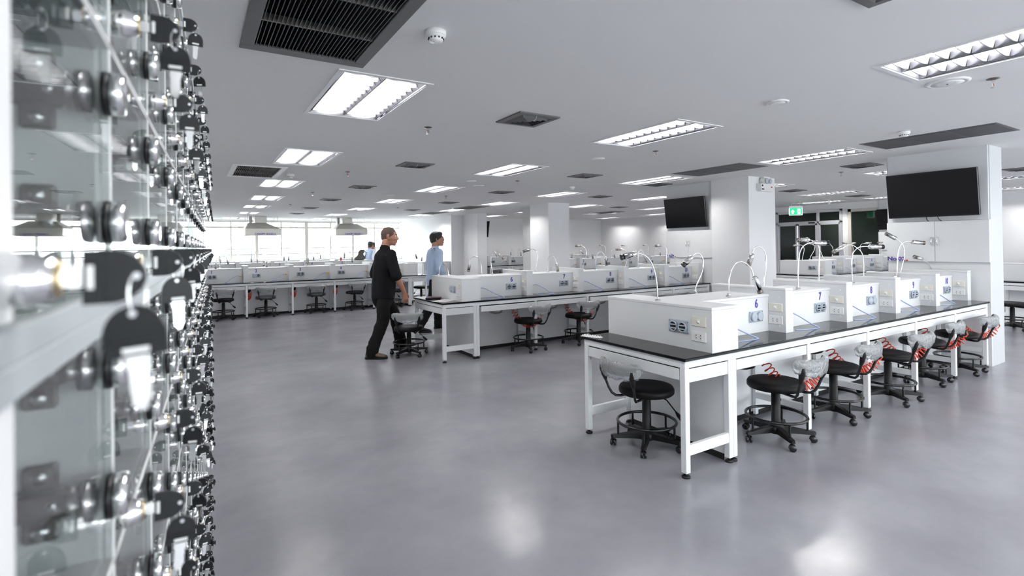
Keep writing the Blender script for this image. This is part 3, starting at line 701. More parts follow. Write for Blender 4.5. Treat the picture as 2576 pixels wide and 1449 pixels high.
def bench(name_lab, loc, sx, rot, no, opts):
    """six-seat double bench; x runs from the end table to the wall, both long sides alike; no = first number on the -y side"""
    t = thing('lab_bench', name_lab, 'bench', loc, rot, 'laboratory benches'); t.scale = (sx, 1, 1)
    near = opts.get('near', False); sides = opts.get('sides', (1,))
    def part(nm, key, fn, par=t, lc=None, rt=None, sc=None):
        o = link(nm, cached(key, fn), par, lc, rt)
        if sc: o.scale = sc
        return o
    def slab():
        q = MB(); q.cbox(-.016, -.016, .73, BL, BW + .016, .75, .004); return q.mesh('worktop', 'black_resin')
    part('worktop', 'slab', slab)
    lw = .042
    def leg():
        q = MB(); q.cbox(-lw / 2, -lw / 2, .03, lw / 2, lw / 2, .685, .003); return q.mesh('leg', 'white_metal')
    def foot():
        q = MB(); q.cyl((0, 0, .012), (0, 0, .032), .009, 8); q.lathe([(.027, 0), (.027, .01), (.018, .016)], 14); return q.mesh('foot_pad', 'black_plastic')
    lx = [lw / 2, X1 - lw / 2, X1 + lw / 2 + .002] + [X1 + S * k for k in range(1, 5)] + [BL - lw / 2 - .02]
    for x in lx:
        for y in (lw / 2, BW - lw / 2):
            lg = part('leg', 'leg', leg, lc=(x, y, 0)); part('foot_pad', 'foot', foot, lg)
    for x in lx[3:]:
        for y in (BW / 2 - .035, BW / 2 + .035): part('leg', 'legm', lambda: MB().box(-.018, -.012, .03, .018, .012, .685).mesh('leg', 'white_metal'), lc=(x, y, 0))
        for y0, y1 in ((lw, BW / 2 - .045), (BW / 2 + .045, BW - lw)):
            part('stretcher', 'str%.2f' % y0, lambda: MB().cbox(-.014, y0, .165, .014, y1, .215, .002).mesh('stretcher', 'white_metal'), lc=(x, 0, 0))
            part('top_rail', 'trl%.2f' % y0, lambda: MB().box(-.014, y0, .62, .014, y1, .684).mesh('top_rail', 'white_metal'), lc=(x, 0, 0))
    for y in (.004, BW - .032):
        part('stretcher', 'estr', lambda: MB().cbox(lw, 0, .135, X1 - lw, .028, .20, .002).mesh('stretcher', 'white_metal'), lc=(0, y, 0))
    # aprons under the top
    part('apron', 'aprx', lambda: MB().cbox(0, 0, .685, BL - .02, .03, .73, .002).mesh('apron', 'white_metal'), lc=(0, 0, 0))
    part('apron', 'aprx', None, lc=(0, BW - .03, 0))
    part('apron', 'apry', lambda: MB().cbox(0, .03, .685, .03, BW - .03, .73, .002).mesh('apron', 'white_metal'))
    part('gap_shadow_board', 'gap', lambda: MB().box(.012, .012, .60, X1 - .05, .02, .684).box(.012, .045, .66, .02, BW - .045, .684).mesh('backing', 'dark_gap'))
    part('end_panel', 'endp', lambda: MB().box(0, 0, 0, X1 - .086, .016, .085).mesh('end_panel', 'laminate'), lc=(.043, .006, .592))
    part('end_panel', 'endp', None, lc=(.043, BW - .022, .592))
    part('drawer', 'drwe', lambda: MB().cbox(.0, .048, .605, .02, BW - .048, .676, .002).mesh('drawer', 'laminate'))
    for k in range(5):
        for s in (0, 1):
            op = opts.get('open', {}).get((k, s), 0)
            d = part('drawer', 'drws', lambda: MB().cbox(0, 0, .605, S - lw - .012, .02, .675, .002).box(.01, .02, .61, S - lw - .022, .3, .66).mesh('drawer', 'laminate'), lc=(X1 + S * k + lw / 2 + .006 + (.023 if k == 0 else 0), (.004 - op) if s == 0 else BW - .004 + op, 0))
            if k == 0: d.scale.x = .972
            if s: d.scale.y = -1
            part('drawer_gap', 'dgap', lambda: MB().box(.004, .03, .676, S - lw - .016, .034, .686).mesh('drawer_gap', 'dark_gap'), lc=(X1 + S * k + lw / 2 + .006, 0 if s == 0 else BW - .064, 0))
    # backs under the top
    part('modesty_panel', 'modl', lambda: MB().box(X1 + .02, BW / 2 - .01, .045, BL - .03, BW / 2 + .01, .685).mesh('modesty_panel', 'back_board'))
    part('modesty_panel', 'mods', lambda: MB().box(X1 - .03, .046, .045, X1 - .012, BW - .046, .685).mesh('modesty_panel', 'back_board'))
    part('plinth', 'plin', lambda: MB().box(X1 + .02, BW / 2 - .006, .0, BL - .03, BW / 2 + .006, .045).box(X1 - .026, .06, 0, X1 - .016, BW - .06, .045).mesh('plinth', 'dark_gap'))
    # superstructure
    zb, zs, zd = .7505, 1.045, 1.10
    part('end_box', 'ebox', lambda: MB().box(.26, -.004, zb, .53, BW + .004, zs - .02).mesh('end_box', opts.get('m', 'laminate')))
    part('spine', 'spin', lambda: MB().box(.53, .29, zb, BL - .02, BW - .29, zs - .02).mesh('spine', 'laminate'))
    part('cap_board', 'capb', lambda: MB().cbox(.256, -.008, zs - .019, .534, BW + .008, zs, .002).cbox(.534, .286, zs - .019, BL - .02, BW - .286, zs, .002).mesh('cap_board', 'laminate'))
    for k in range(5):
        xd = X1 + S * (k + 1) - (0 if k < 4 else .02 + .045)
        dv_ = part('divider', 'divd', lambda: MB().box(-.05, .15, zb, .05, BW - .15, zd - .02).mesh('divider', 'laminate_grey'), lc=(xd, 0, 0))
        part('front_trim', 'dtrm', lambda: MB().box(-.051, .148, zb, .051, .154, zd - .02).mesh('front_trim', 'laminate'), dv_)
        part('front_trim', 'dtrm', None, dv_, (0, BW, 0), None, (1, -1, 1))
        part('cap_board', 'dcap', lambda: MB().cbox(-.052, .147, zd - .019, .052, BW - .147, zd, .002).mesh('cap_board', 'laminate'), dv_)
        if near: part('screw_caps', 'scrc', lambda: MB().cyl((-.053, .20, .80), (-.05, .20, .80), .006, 8).cyl((-.053, .20, 1.03), (-.05, .20, 1.03), .006, 8).mesh('screw_caps', 'white_plastic'), dv_)
    # services; s=0 is the -y side
    for s in sides:
        fy = (lambda y: y) if s == 0 else (lambda y: BW - y)
        fr = (0, 0, 0) if s == 0 else (0, 0, PI); msc = None if s == 0 else (1, -1, 1)
        for k in range(-1, 5):
            x = .26 if k < 0 else X1 + S * (k + 1) - .0 - .05 - (0 if k < 4 else .065)
            yy = .095 if k < 0 else .23
            if k < 0 and s == 1 and len(sides) > 1: pass
            pl = part('switch_plate', 'swp', switch_plate, lc=(x, fy(yy), .945)); part('dimmer_knob', 'knb', knob, pl)
            ol = part('outlet_plate', 'olp', outlet_plate, lc=(x, fy(yy), .845)); part('socket_holes', 'olh', outlet_holes, ol)
            # air nozzles
            if k < 0:
                if s == 1 and len(sides) > 1: continue
                vp = part('vent_plate', 'vp', vent_plate, lc=(.26, fy(.262), .893), rt=(0, 0, -PI / 2))
                cl = (opts.get('end_closed', False),) * 2
            else:
                vx = X1 + S * (k + 1) - .225 - (.065 if k == 4 else 0)
                vp = part('vent_plate', 'vp', vent_plate, lc=(vx, fy(.29), .88), rt=fr)
                cl = opts.get('closed', {}).get(k, (False, False))
                num = (no + k) if s == 0 else (opts.get('no1', 1) + 4 - k)
                text('station_number', str(num), .092, 'purple', t, (vx + .01, fy(.2885), .978), (0, -1) if s == 0 else (0, 1), .82)
                vl = part('valve', 'valv', valve, lc=(X1 + S * k + .10 + (.06 if k == 0 else 0), fy(.29), .885), sc=msc); part('valve_nut', 'valn', valve_nut, vl)
                if near or opts.get('hoses'): part('air_tube', 'hose%d' % (k % 3), lambda: hose_mesh(k), t, lc=vl.location, sc=msc)
                if not opts.get('reel'): part('sink_bowl', 'bowl', bowl_mesh, lc=(X1 + S * k + .40, fy(.20), .604))
            part('screws', 'vps', screws, vp)
            for j, dx in enumerate((-.039, .039)):
                nz = part('nozzle', 'nz%d' % cl[j], lambda: nozzle(cl[j]), vp, (dx, -.007, 0))
                if not cl[j]: part('opening', 'nzd', nozzle_dark, nz)
    return t
benches = {}
A_ = bench('long white lab bench nearest the viewer on the right', (2.594, 2.176, 0), 1.0, 0, 6, dict(near=True, sides=(0,), closed={0: (True, True), 2: (True, True)}))
B_ = bench('long white lab bench in the middle with the slightly open drawer', (2.66, 5.965, 0), 1.0, 0, 6, dict(near=True, sides=(0,), open={(0, 0): .05, (2, 0): .04}, end_closed=True))
C_ = bench('white lab bench on the left numbered one to five, nearer of two', (4.985, 12.13 + BW, 0), .957, PI, 6, dict(near=True, sides=(1,), reel=True, closed={3: (True, False)}))
D_ = bench('white lab bench on the left behind the first, before the windows', (5.10, 16.2 + BW, 0), .957, PI, 6, dict(sides=(1,), reel=True))
E_ = bench('white lab bench beyond the columns, before the dark partition', (11.0, 5.76, 0), .957, 0, 6, dict(sides=(0,), hoses=True))
F_ = bench('white lab bench far back beyond the middle bench', (13.588, 11.4 + BW, 0), .983, PI, 6, dict(sides=(1,), hoses=True))
G_ = bench('farthest white lab bench glimpsed left of the concrete column', (13.75, 15.55 + BW, 0), .983, PI, 6, dict(sides=(1,), hoses=True))
H_ = bench('white lab bench at the right edge behind the near television column', (11.55, 2.15, 0), .83, 0, 6, dict(sides=(0,)))
# ---- red coiled hoses
for bo, bn, n, bunch in ((A_, 'the near right bench', 5, 0), (B_, 'the middle bench', 3, 0), (C_, 'the left bench', 5, 1)):
    bt = Matrix.Translation(bo.location) @ Matrix.Rotation(bo.rotation_euler.z, 4, 'Z') @ Matrix.Diagonal((bo.scale.x, 1, 1, 1))
    def mk():
        me, a, b = coil_mesh(bunch); q = MB(); q.cyl(b, b + Vector((-.03, -.0, .035)), .007, 8); q.cyl(a, a + Vector((0, .0, .03)), .006, 8); return me, q.mesh('end_fitting', 'brass')
    cm, fm = cached('coil%d' % bunch, mk)
    for k in range(n):
        num = 6 + k if bunch == 0 else 1 + (4 - k)
        o = thing('coiled_hose', 'red coiled air hose under %s, %s' % (bn, ('the first seat from the %s end', 'the second seat from the %s end', 'the middle seat', 'the next-to-last seat from the %s end', 'the last seat from the %s end')[k if bunch == 0 else 4 - k].replace('%s', 'near' if bunch == 0 else 'left')), 'hose', bt @ Vector((X1 + S * k, 0 if bunch == 0 else BW, 0)), bo.rotation_euler.z, 'red coiled hoses')
        c = link('coil', cm, o); f = link('end_fitting', fm, o)
        if bunch:
            for e in (c, f): e.scale = (1, -1, 1)
            r = link('hose_reel', cached('reel', reel_mesh), o, (.865, -.075, .585)); r.scale = (1, -1, 1)
# ================================================================ STOOLS
def stool_proto():
    t = bpy.data.objects.new('lab_stool', None); C.objects.link(t)
    q = MB(); q.lathe([(.0, .452), (.10, .456), (.165, .458), (.188, .452), (.197, .436), (.197, .412), (.188, .402), (0, .400)], 40); q.build('seat', 'vinyl', t)
    q = MB(); q.box(-.09, -.09, .385, .09, .09, .401); q.build('seat_plate', 'black_steel', t)
    q = MB(); q.lathe([(.025, .40), (.025, .36), (.031, .355), (.033, .10), (.045, .085), (.045, .07)], 20); q.build('column', 'black_plastic', t)
    q = MB(); q.lathe([(.05, .105), (.055, .06), (.045, .045), (0, .045)], 20)
    angs = [2 * PI * k / 5 + .35 for k in range(5)]
    for a in angs:
        ca, sa = math.cos(a), math.sin(a)
        P = lambda r, w, z: Vector((r * ca - w * sa, r * sa + w * ca, z))
        ring = lambda r, w, z0, z1: [P(r, -w, z0), P(r, w, z0), P(r, w * .75, z1), P(r, -w * .75, z1)]
        q.loft([ring(.03, .026, .055, .100), ring(.12, .024, .058, .096), ring(.215, .020, .058, .082), ring(.245, .020, .058, .080), ring(.26, .012, .06, .077)], False)
    q.build('star_base', 'black_plastic', t)
    q = MB()
    for sx in (-1, 1): q.lathe([(.0, .003), (.017, .003), (.024, .006), (.024, .017), (.02, .021), (0, .021)], 16, Matrix.Rotation(sx * PI / 2, 4, 'Y'))
    q.box(-.004, -.012, -.004, .004, .012, .024); WH = q.mesh('wheels', 'black_gloss')
    q = MB(); q.cyl((0, -.0, .0), (0, -.0, .034), .008, 8); q.loft([[Vector((-.013, -.02, .012)), Vector((.013, -.02, .012)), Vector((.013, .012, .026)), Vector((-.013, .012, .026))], [Vector((-.013, -.026, -.004)), Vector((.013, -.026, -.004)), Vector((.013, -.0, .03)), Vector((-.013, -.0, .03))]], False); CS = q.mesh('caster', 'black_plastic')
    rnd = random.Random(3)
    for a in angs:
        c = link('caster', CS, t, (.243 * math.cos(a), .243 * math.sin(a), .0245), (0, 0, rnd.uniform(0, 6.28))); link('wheels', WH, c)
    R_ = .207
    q = MB(); q.tube([(R_ * math.cos(2 * PI * k / 40), R_ * math.sin(2 * PI * k / 40), .178) for k in range(40)], .0105, 8, closed=True); fr = q.build('foot_ring', 'black_steel', t)
    q = MB(); q.cyl((0, 0, .07), (0, 0, .178), .008, 8); pmesh = q.mesh('ring_post', 'black_steel')
    for a in angs: link('ring_post', pmesh, fr, (R_ * math.cos(a), R_ * math.sin(a), 0))
    q = MB(); q.tube([(.06, .06, .385), (.12, .08, .36), (.19, .10, .285)], .0045, 6); lv = q.build('lever', 'black_steel', t)
    q = MB(); q.tube([(.183, .098, .293), (.20, .103, .272), (.232, .112, .24), (.238, .114, .234)], [.006, .014, .015, .006], 8); q.build('paddle', 'black_plastic', lv)
    for sx in (-1, 1):
        q = MB(); q.tube([(sx * .07, -.08, .392), (sx * .085, -.17, .388), (sx * .10, -.205, .392), (sx * .115, -.228, .412), (sx * .128, -.245, .45), (sx * .14, -.268, .52), (sx * .148, -.285, .58)], .0095, 8); arm = q.build('back_arm', 'black_steel', t)
        q = MB(); q.tube([(sx * .139, -.264, .51), (sx * .143, -.275, .545), (sx * .149, -.286, .59), (sx * .152, -.29, .62)], [.012, .019, .021, .014], 10); q.build('sleeve', 'black_plastic', arm)
    # curved back pad
    q = MB(); rings = []
    for i in range(13):
        u = i / 12 * 2 - 1; x = u * .185; y = -.318 + .075 * u * u; k = math.sqrt(max(0.0, 1 - abs(u) ** 5)) * .85 + .15
        hh = .044 * k; tt = .022 * k
        rings.append([Vector((x, y + tt * math.sin(a), .618 + .02 * u * u + hh * math.cos(a))) for a in [2 * PI * j / 12 for j in range(12)]])
    q.loft(rings); pad = q.build('back_pad', 'vinyl', t)
    return t
def wrap_mesh(seed):
    rnd = random.Random(seed); off = Vector((rnd.uniform(0, 50), rnd.uniform(0, 50), rnd.uniform(0, 50)))
    q = MB(); rings = []; n = 26; m_ = 22
    for i in range(n + 1):
        u = i / n * 2 - 1; x = u * .202; y = -.318 + .068 * u * u; k = max(0.0, 1 - abs(u) ** 6) ** .5 * .72 + .28 * (1 - .3 * abs(u))
        hh = .050 * k; tt = .030 * k; ring = []
        for j in range(m_):
            a = 2 * PI * j / m_; d = noise.noise(Vector((x * 22, math.cos(a) * 1.6, math.sin(a) * 1.6)) + off) + .6 * noise.noise(Vector((x * 60, math.cos(a) * 4, math.sin(a) * 4)) + off)
            s_ = 1 + .13 * d + (.10 * math.sin(a * 5 + seed) * abs(u) ** 3)
            ring.append(Vector((x + .012 * d * abs(u), y + tt * math.sin(a) * s_, .618 + .018 * u * u + hh * math.cos(a) * s_ - (.02 * max(0, -math.cos(a)) * (1 + d)))))
        rings.append(ring)
    q.loft(rings); return q.mesh('plastic_cover', 'plastic_wrap')
wraps = [wrap_mesh(k) for k in range(5)]
sp_ = stool_proto()
stools = [(2.80, 2.70, -90, 'pushed under the end of the near right bench'),
          (3.69, 2.26, 0, 'at the near right bench, first from the near end'), (4.57, 2.29, 3, 'at the near right bench, second from the near end'), (5.45, 2.25, -2, 'at the near right bench, third from the near end'), (6.43, 2.34, 4, 'at the near right bench, fourth from the near end'), (7.22, 2.30, 0, 'at the near right bench, last from the near end'),
          (2.48, 6.70, -24, 'beside the man in black, end of middle bench'), (3.98, 6.04, 8, 'at the middle bench, first from the near end'), (4.87, 6.03, -4, 'at the middle bench, second from the near end'), (5.76, 6.04, 2, 'at the middle bench, third from the near end'), (6.62, 6.05, 0, 'at the middle bench, fourth from the near end'), (7.38, 6.05, -20, 'at the middle bench, last from the near end'),
          (.53, 12.22, 4, 'at the left bench, first from the lockers'), (1.33, 12.25, -5, 'at the left bench, second from the lockers'), (2.37, 12.28, -8, 'at the left bench, third from the lockers'), (3.22, 12.26, 3, 'at the left bench, fourth from the lockers'), (4.10, 12.16, 5, 'at the left bench, fifth from the lockers'), (5.02, 12.62, 90, 'at the end of the left bench'),
          (11.22, 2.86, -10, 'at the right edge of the photo'), (9.2, 15.75, 0, 'at the farthest bench'), (10.62, 6.25, -90, 'before the dark glass partition')]
seat_wrap = None
for i, (x, y, r, w) in enumerate(stools):
    o = sp_ if i == 0 else dup(sp_)
    o.location = (x, y, 0); o.rotation_euler.z = math.radians(r)
    tag(o, 'black stool with plastic-wrapped back %s' % w, 'stool', 'black lab stools')
for i, o in enumerate([o for o in bpy.data.objects if o.name.split('.')[0] == 'lab_stool']):
    c = link('plastic_cover', wraps[i % 5], o)
    dz = .065 if i == 6 else .018
    for c in o.children:
        if c.name.split('.')[0] in ('seat', 'seat_plate', 'lever', 'back_arm', 'back_pad', 'plastic_cover'): c.location.z -= dz
        if c.name.split('.')[0] == 'column': c.scale.z = 1 - dz / .33; c.location.z = .07 * dz / .33
    if i in (13, 14):
        q = cached('seatwrap', lambda: MB().lathe([(.0, .464), (.15, .468), (.20, .458), (.208, .43), (.206, .40), (.19, .392)], 30).mesh('seat_cover', 'seat_wrap')); link('seat_cover', q, o, (0, 0, -dz))
# ================================================================ GOOSENECK LAMPS
LAMPS=[
('A1',(2.899,2.668),[(.000,.000,1.045),(-.005,.002,1.153),(-.011,.006,1.222),(-.021,.012,1.273),(-.038,.022,1.328),(-.067,.039,1.370),(-.096,.057,1.389),(-.130,.078,1.397),(-.133,.080,1.394),(-.230,.140,1.366)]),
('A2',(3.565,2.871),[(.000,.000,1.045),(.003,-.002,1.078),(.007,-.005,1.108),(.038,-.024,1.185),(.058,-.037,1.263),(.056,-.036,1.333),(.037,-.025,1.372),(.013,-.010,1.380),(-.017,.009,1.357),(-.020,.010,1.354),(-.087,.052,1.276)]),
('A3',(3.524,2.526),[(.000,.000,1.045),(.002,-.002,1.137),(.012,-.009,1.224),(.037,-.025,1.289),(.074,-.048,1.316),(.111,-.070,1.306),(.148,-.093,1.265),(.165,-.103,1.207),(.171,-.107,1.200),(.210,-.130,1.072)]),
('A4',(4.449,2.820),[(.000,.000,1.045),(.003,-.002,1.120),(.018,-.012,1.230),(.021,-.014,1.307),(.009,-.008,1.376),(-.020,.010,1.417),(-.049,.028,1.424),(-.075,.044,1.403),(-.087,.052,1.369),(-.087,.052,1.360),(-.120,.073,1.250)]),
('A5',(4.524,2.549),[(.000,.000,1.045),(.001,-.001,1.143),(.011,-.008,1.333),(.024,-.017,1.391),(.048,-.032,1.430),(.088,-.057,1.450),(.108,-.069,1.452),(.110,-.070,1.450),(.236,-.148,1.448)]),
('A6',(5.382,2.820),[(.000,.000,1.045),(.001,-.001,1.109),(.008,-.007,1.328),(.003,-.004,1.395),(-.008,.003,1.428),(-.044,.025,1.468),(-.078,.046,1.482),(-.078,.046,1.482),(-.181,.109,1.478)]),
('A7',(5.501,2.564),[(.000,.000,1.045),(-.003,.001,1.181),(.001,-.002,1.310),(.018,-.013,1.361),(.051,-.034,1.396),(.095,-.061,1.408),(.139,-.088,1.407),(.139,-.088,1.404),(.276,-.173,1.402)]),
('A8',(6.301,2.820),[(.000,.000,1.045),(.000,-.001,1.096),(-.001,-.001,1.221),(-.013,.006,1.322),(-.050,.029,1.377),(-.099,.059,1.414),(-.136,.082,1.422),(-.179,.109,1.401),(-.182,.110,1.401),(-.291,.178,1.334)]),
('A9',(6.728,2.681),[(.000,.000,1.045),(.010,-.007,1.116),(.019,-.013,1.266),(.026,-.018,1.362),(.064,-.042,1.429),(.110,-.070,1.448),(.152,-.096,1.445),(.152,-.096,1.441),(.296,-.185,1.427)]),
('A10',(7.181,2.820),[(.000,.000,1.045),(.007,-.005,1.092),(.025,-.016,1.169),(.049,-.032,1.286),(.038,-.025,1.386),(.004,-.005,1.444),(-.030,.016,1.473),(-.030,.016,1.477),(-.143,.085,1.547)]),
('A11',(7.793,2.715),[(.000,.000,1.045),(-.002,.001,1.084),(-.016,.010,1.119),(-.047,.028,1.174),(-.098,.059,1.209),(-.098,.059,1.224),(-.193,.118,1.257)]),
('B1',(3.082,6.715),[(.000,.000,1.045),(-.004,.002,1.110),(-.020,.012,1.173),(-.052,.031,1.223),(-.085,.051,1.207),(-.108,.066,1.143),(-.111,.069,1.072),(-.115,.071,1.067),(-.130,.081,.944)]),
('B2',(3.626,6.730),[(.000,.000,1.045),(.001,-.001,1.100),(-.008,.004,1.194),(-.034,.020,1.277),(-.080,.048,1.309),(-.127,.077,1.284),(-.149,.091,1.223),(-.149,.091,1.199),(-.169,.104,1.085)]),
('B3',(3.672,6.489),[(.000,.000,1.045),(-.007,.004,1.121),(-.018,.010,1.239),(.001,-.002,1.330),(.034,-.023,1.361),(.066,-.043,1.341),(.073,-.047,1.335),(.138,-.087,1.276)]),
('B4',(4.633,6.778),[(.000,.000,1.045),(.003,-.002,1.112),(.026,-.017,1.253),(.016,-.012,1.332),(-.018,.009,1.389),(-.077,.046,1.399),(-.083,.049,1.392),(-.177,.107,1.361)]),
('B5',(4.592,6.408),[(.000,.000,1.045),(-.009,.005,1.155),(.002,-.002,1.245),(.032,-.021,1.298),(.064,-.041,1.304),(.094,-.060,1.259),(.108,-.068,1.198),(.112,-.070,1.182),(.132,-.082,1.055)]),
('B6',(5.443,6.602),[(.000,.000,1.045),(.006,-.005,1.141),(.044,-.028,1.267),(.047,-.031,1.349),(.024,-.017,1.414),(-.019,.009,1.437),(-.014,.006,1.438),(-.096,.057,1.440)]),
('B7',(5.499,6.354),[(.000,.000,1.045),(.001,-.002,1.177),(.018,-.013,1.285),(.052,-.034,1.337),(.093,-.059,1.332),(.126,-.079,1.268),(.133,-.084,1.251),(.148,-.092,1.117)]),
('B8',(6.334,6.570),[(.000,.000,1.045),(.030,-.019,1.141),(.054,-.035,1.243),(.055,-.035,1.281),(.032,-.021,1.341),(-.017,.009,1.368),(-.034,.019,1.368),(-.125,.076,1.369)]),
('B9',(6.490,6.406),[(.000,.000,1.045),(.001,-.002,1.181),(.002,-.003,1.280),(.023,-.016,1.338),(.053,-.034,1.352),(.078,-.050,1.313),(.088,-.056,1.268),(.122,-.076,1.126)]),
('B10',(7.371,6.570),[(.000,.000,1.045),(.007,-.005,1.169),(.011,-.008,1.280),(.009,-.007,1.350),(-.015,.007,1.402),(-.067,.039,1.421),(-.074,.044,1.417),(-.170,.103,1.416)]),
('B11',(7.528,6.477),[(.000,.000,1.045),(-.005,.003,1.138),(-.029,.017,1.241),(-.066,.039,1.299),(-.099,.060,1.299),(-.117,.071,1.251),(-.117,.071,1.219),(-.119,.073,1.088)]),
('C1',(.474,12.550),[(.000,.000,1.045),(.001,-.002,1.179),(-.009,.004,1.255),(-.030,.017,1.276),(-.048,.029,1.247),(-.056,.034,1.163),(-.056,.034,1.163),(-.064,.040,1.046)]),
('C2',(.495,12.800),[(.000,.000,1.045),(.009,-.006,1.208),(.006,-.005,1.285),(-.004,.001,1.294),(-.007,.003,1.234),(-.010,.006,1.131),(-.010,.006,1.114),(-.019,.012,.985)]),
('C3',(1.339,12.550),[(.000,.000,1.045),(.001,-.002,1.202),(-.002,-.000,1.259),(-.009,.004,1.268),(-.013,.007,1.229),(-.008,.004,1.194),(-.009,.006,1.071)]),
('C4',(1.394,12.800),[(.000,.000,1.045),(-.006,.003,1.197),(-.007,.003,1.269),(.004,-.004,1.295),(.017,-.012,1.250),(.020,-.013,1.197),(.020,-.013,1.170),(.019,-.012,1.036)]),
('C5',(2.206,12.550),[(.000,.000,1.045),(.009,-.006,1.172),(.014,-.010,1.290),(.020,-.014,1.329),(.024,-.016,1.290),(.021,-.014,1.236),(.020,-.013,1.099)]),
('C6',(2.303,12.800),[(.000,.000,1.045),(-.007,.004,1.166),(-.018,.010,1.259),(-.013,.007,1.315),(-.006,.002,1.278),(-.006,.003,1.222),(-.008,.004,1.082)]),
('C7',(3.089,12.550),[(.000,.000,1.045),(-.002,.001,1.144),(-.006,.003,1.239),(-.010,.004,1.315),(-.013,.006,1.353),(-.014,.007,1.324),(-.023,.013,1.201)]),
('C8',(3.232,12.800),[(.000,.000,1.045),(-.004,.001,1.190),(-.003,.000,1.306),(.022,-.016,1.345),(.055,-.036,1.325),(.074,-.047,1.257),(.075,-.047,1.218),(.074,-.046,1.092)]),
('C9',(4.681,12.600),[(.000,.000,1.045),(-.019,.011,1.164),(-.006,.002,1.298),(.061,-.040,1.351),(.130,-.082,1.308),(.143,-.090,1.273),(.182,-.113,1.145)]),
('D1',(.639,16.600),[(.000,.000,1.045),(-.004,.002,1.145),(.021,-.014,1.234),(.080,-.051,1.260),(.139,-.087,1.232),(.176,-.109,1.153),(.181,-.112,1.142),(.208,-.128,1.036)]),
('D2',(.642,16.800),[(.000,.000,1.045),(-.004,.002,1.169),(.002,-.002,1.247),(.014,-.010,1.258),(.023,-.016,1.213),(.023,-.015,1.180),(.022,-.014,1.056)]),
('D3',(1.466,16.600),[(.000,.000,1.045),(.001,-.002,1.177),(-.008,.003,1.268),(-.019,.011,1.280),(-.028,.016,1.223),(-.030,.018,1.177),(-.031,.019,1.063)]),
('D4',(1.515,16.800),[(.000,.000,1.045),(.004,-.003,1.173),(.027,-.018,1.265),(.056,-.036,1.276),(.080,-.051,1.206),(.090,-.056,1.148),(.094,-.058,1.020)]),
('D5',(2.357,16.600),[(.000,.000,1.045),(-.004,.002,1.181),(-.018,.010,1.299),(-.033,.019,1.311),(-.043,.026,1.252),(-.047,.028,1.205),(-.050,.031,1.087)]),
('D6',(2.413,16.800),[(.000,.000,1.045),(.011,-.008,1.176),(.025,-.017,1.296),(.036,-.024,1.308),(.046,-.029,1.260),(.045,-.029,1.212),(.044,-.028,1.092)]),
('D7',(3.217,16.600),[(.000,.000,1.045),(-.009,.005,1.185),(-.034,.020,1.283),(-.055,.032,1.283),(-.068,.041,1.235),(-.071,.043,1.198),(-.074,.046,1.089)]),
('D8',(3.321,16.800),[(.000,.000,1.045),(.012,-.008,1.180),(.028,-.019,1.291),(.045,-.029,1.297),(.051,-.033,1.254),(.052,-.033,1.235),(.051,-.032,1.112)]),
('D9',(6.805,16.700),[(.000,.000,0.920),(-.022,.013,1.043),(-.051,.030,1.099),(-.086,.052,1.099),(-.103,.063,1.086),(-.108,.067,0.908)]),
('E1',(11.023,6.120),[(.000,.000,1.045),(.030,-.020,1.205),(.043,-.028,1.290),(.024,-.017,1.358),(-.019,.009,1.384),(-.047,.027,1.380),(-.148,.090,1.369)]),
('E2',(11.791,6.370),[(.000,.000,1.045),(.025,-.016,1.129),(.083,-.053,1.244),(.103,-.065,1.346),(.073,-.047,1.396),(.050,-.033,1.405),(-.048,.028,1.424)]),
('E3',(11.901,6.120),[(.000,.000,1.045),(-.036,.021,1.165),(-.078,.047,1.281),(-.075,.045,1.351),(-.037,.021,1.386),(-.022,.012,1.390),(.075,-.048,1.393)]),
('E4',(12.713,6.370),[(.000,.000,1.045),(.025,-.016,1.147),(.044,-.028,1.224),(.018,-.013,1.333),(-.005,.001,1.361),(-.021,.011,1.380),(-.116,.069,1.400)]),
('E5',(12.824,6.120),[(.000,.000,1.045),(-.011,.006,1.146),(-.025,.014,1.275),(.003,-.004,1.366),(.034,-.023,1.403),(.046,-.031,1.407),(-.044,.025,1.406)]),
('E6',(13.614,6.370),[(.000,.000,1.045),(.042,-.027,1.180),(.047,-.031,1.296),(.011,-.009,1.369),(-.005,.001,1.383),(.102,-.065,1.396)]),
('E7',(13.720,6.120),[(.000,.000,1.045),(-.057,.035,1.160),(-.083,.050,1.299),(-.054,.031,1.370),(-.005,.001,1.389),(.025,-.018,1.390),(.146,-.092,1.394)]),
('E8',(14.646,6.120),[(.000,.000,1.045),(-.020,.011,1.184),(-.036,.020,1.313),(-.005,.001,1.392),(.012,-.009,1.407),(-.098,.058,1.406)]),
('F1',(9.344,11.750),[(.000,.000,1.045),(.005,-.004,1.160),(-.013,.007,1.234),(-.037,.022,1.218),(-.046,.027,1.172),(-.048,.030,1.080)]),
('F2',(9.722,12.000),[(.000,.000,1.045),(-.002,.000,1.168),(.017,-.012,1.244),(.047,-.030,1.267),(.062,-.040,1.261),(.121,-.076,1.177)]),
('F3',(9.875,11.750),[(.000,.000,1.045),(-.003,.001,1.185),(.016,-.011,1.284),(.042,-.027,1.301),(.091,-.057,1.230),(.104,-.065,1.172),(.129,-.080,1.020)]),
('F4',(10.731,12.000),[(.000,.000,1.045),(.033,-.021,1.227),(.039,-.026,1.343),(.003,-.004,1.398),(-.038,.021,1.411),(-.126,.076,1.413)]),
('F5',(10.794,11.750),[(.000,.000,1.045),(.001,-.002,1.211),(.026,-.017,1.277),(.058,-.037,1.246),(.079,-.049,1.144),(.084,-.052,1.023)]),
('F6',(11.729,12.000),[(.000,.000,1.045),(.007,-.006,1.259),(.013,-.010,1.334),(-.024,.013,1.385),(-.083,.049,1.399),(-.179,.108,1.400)]),
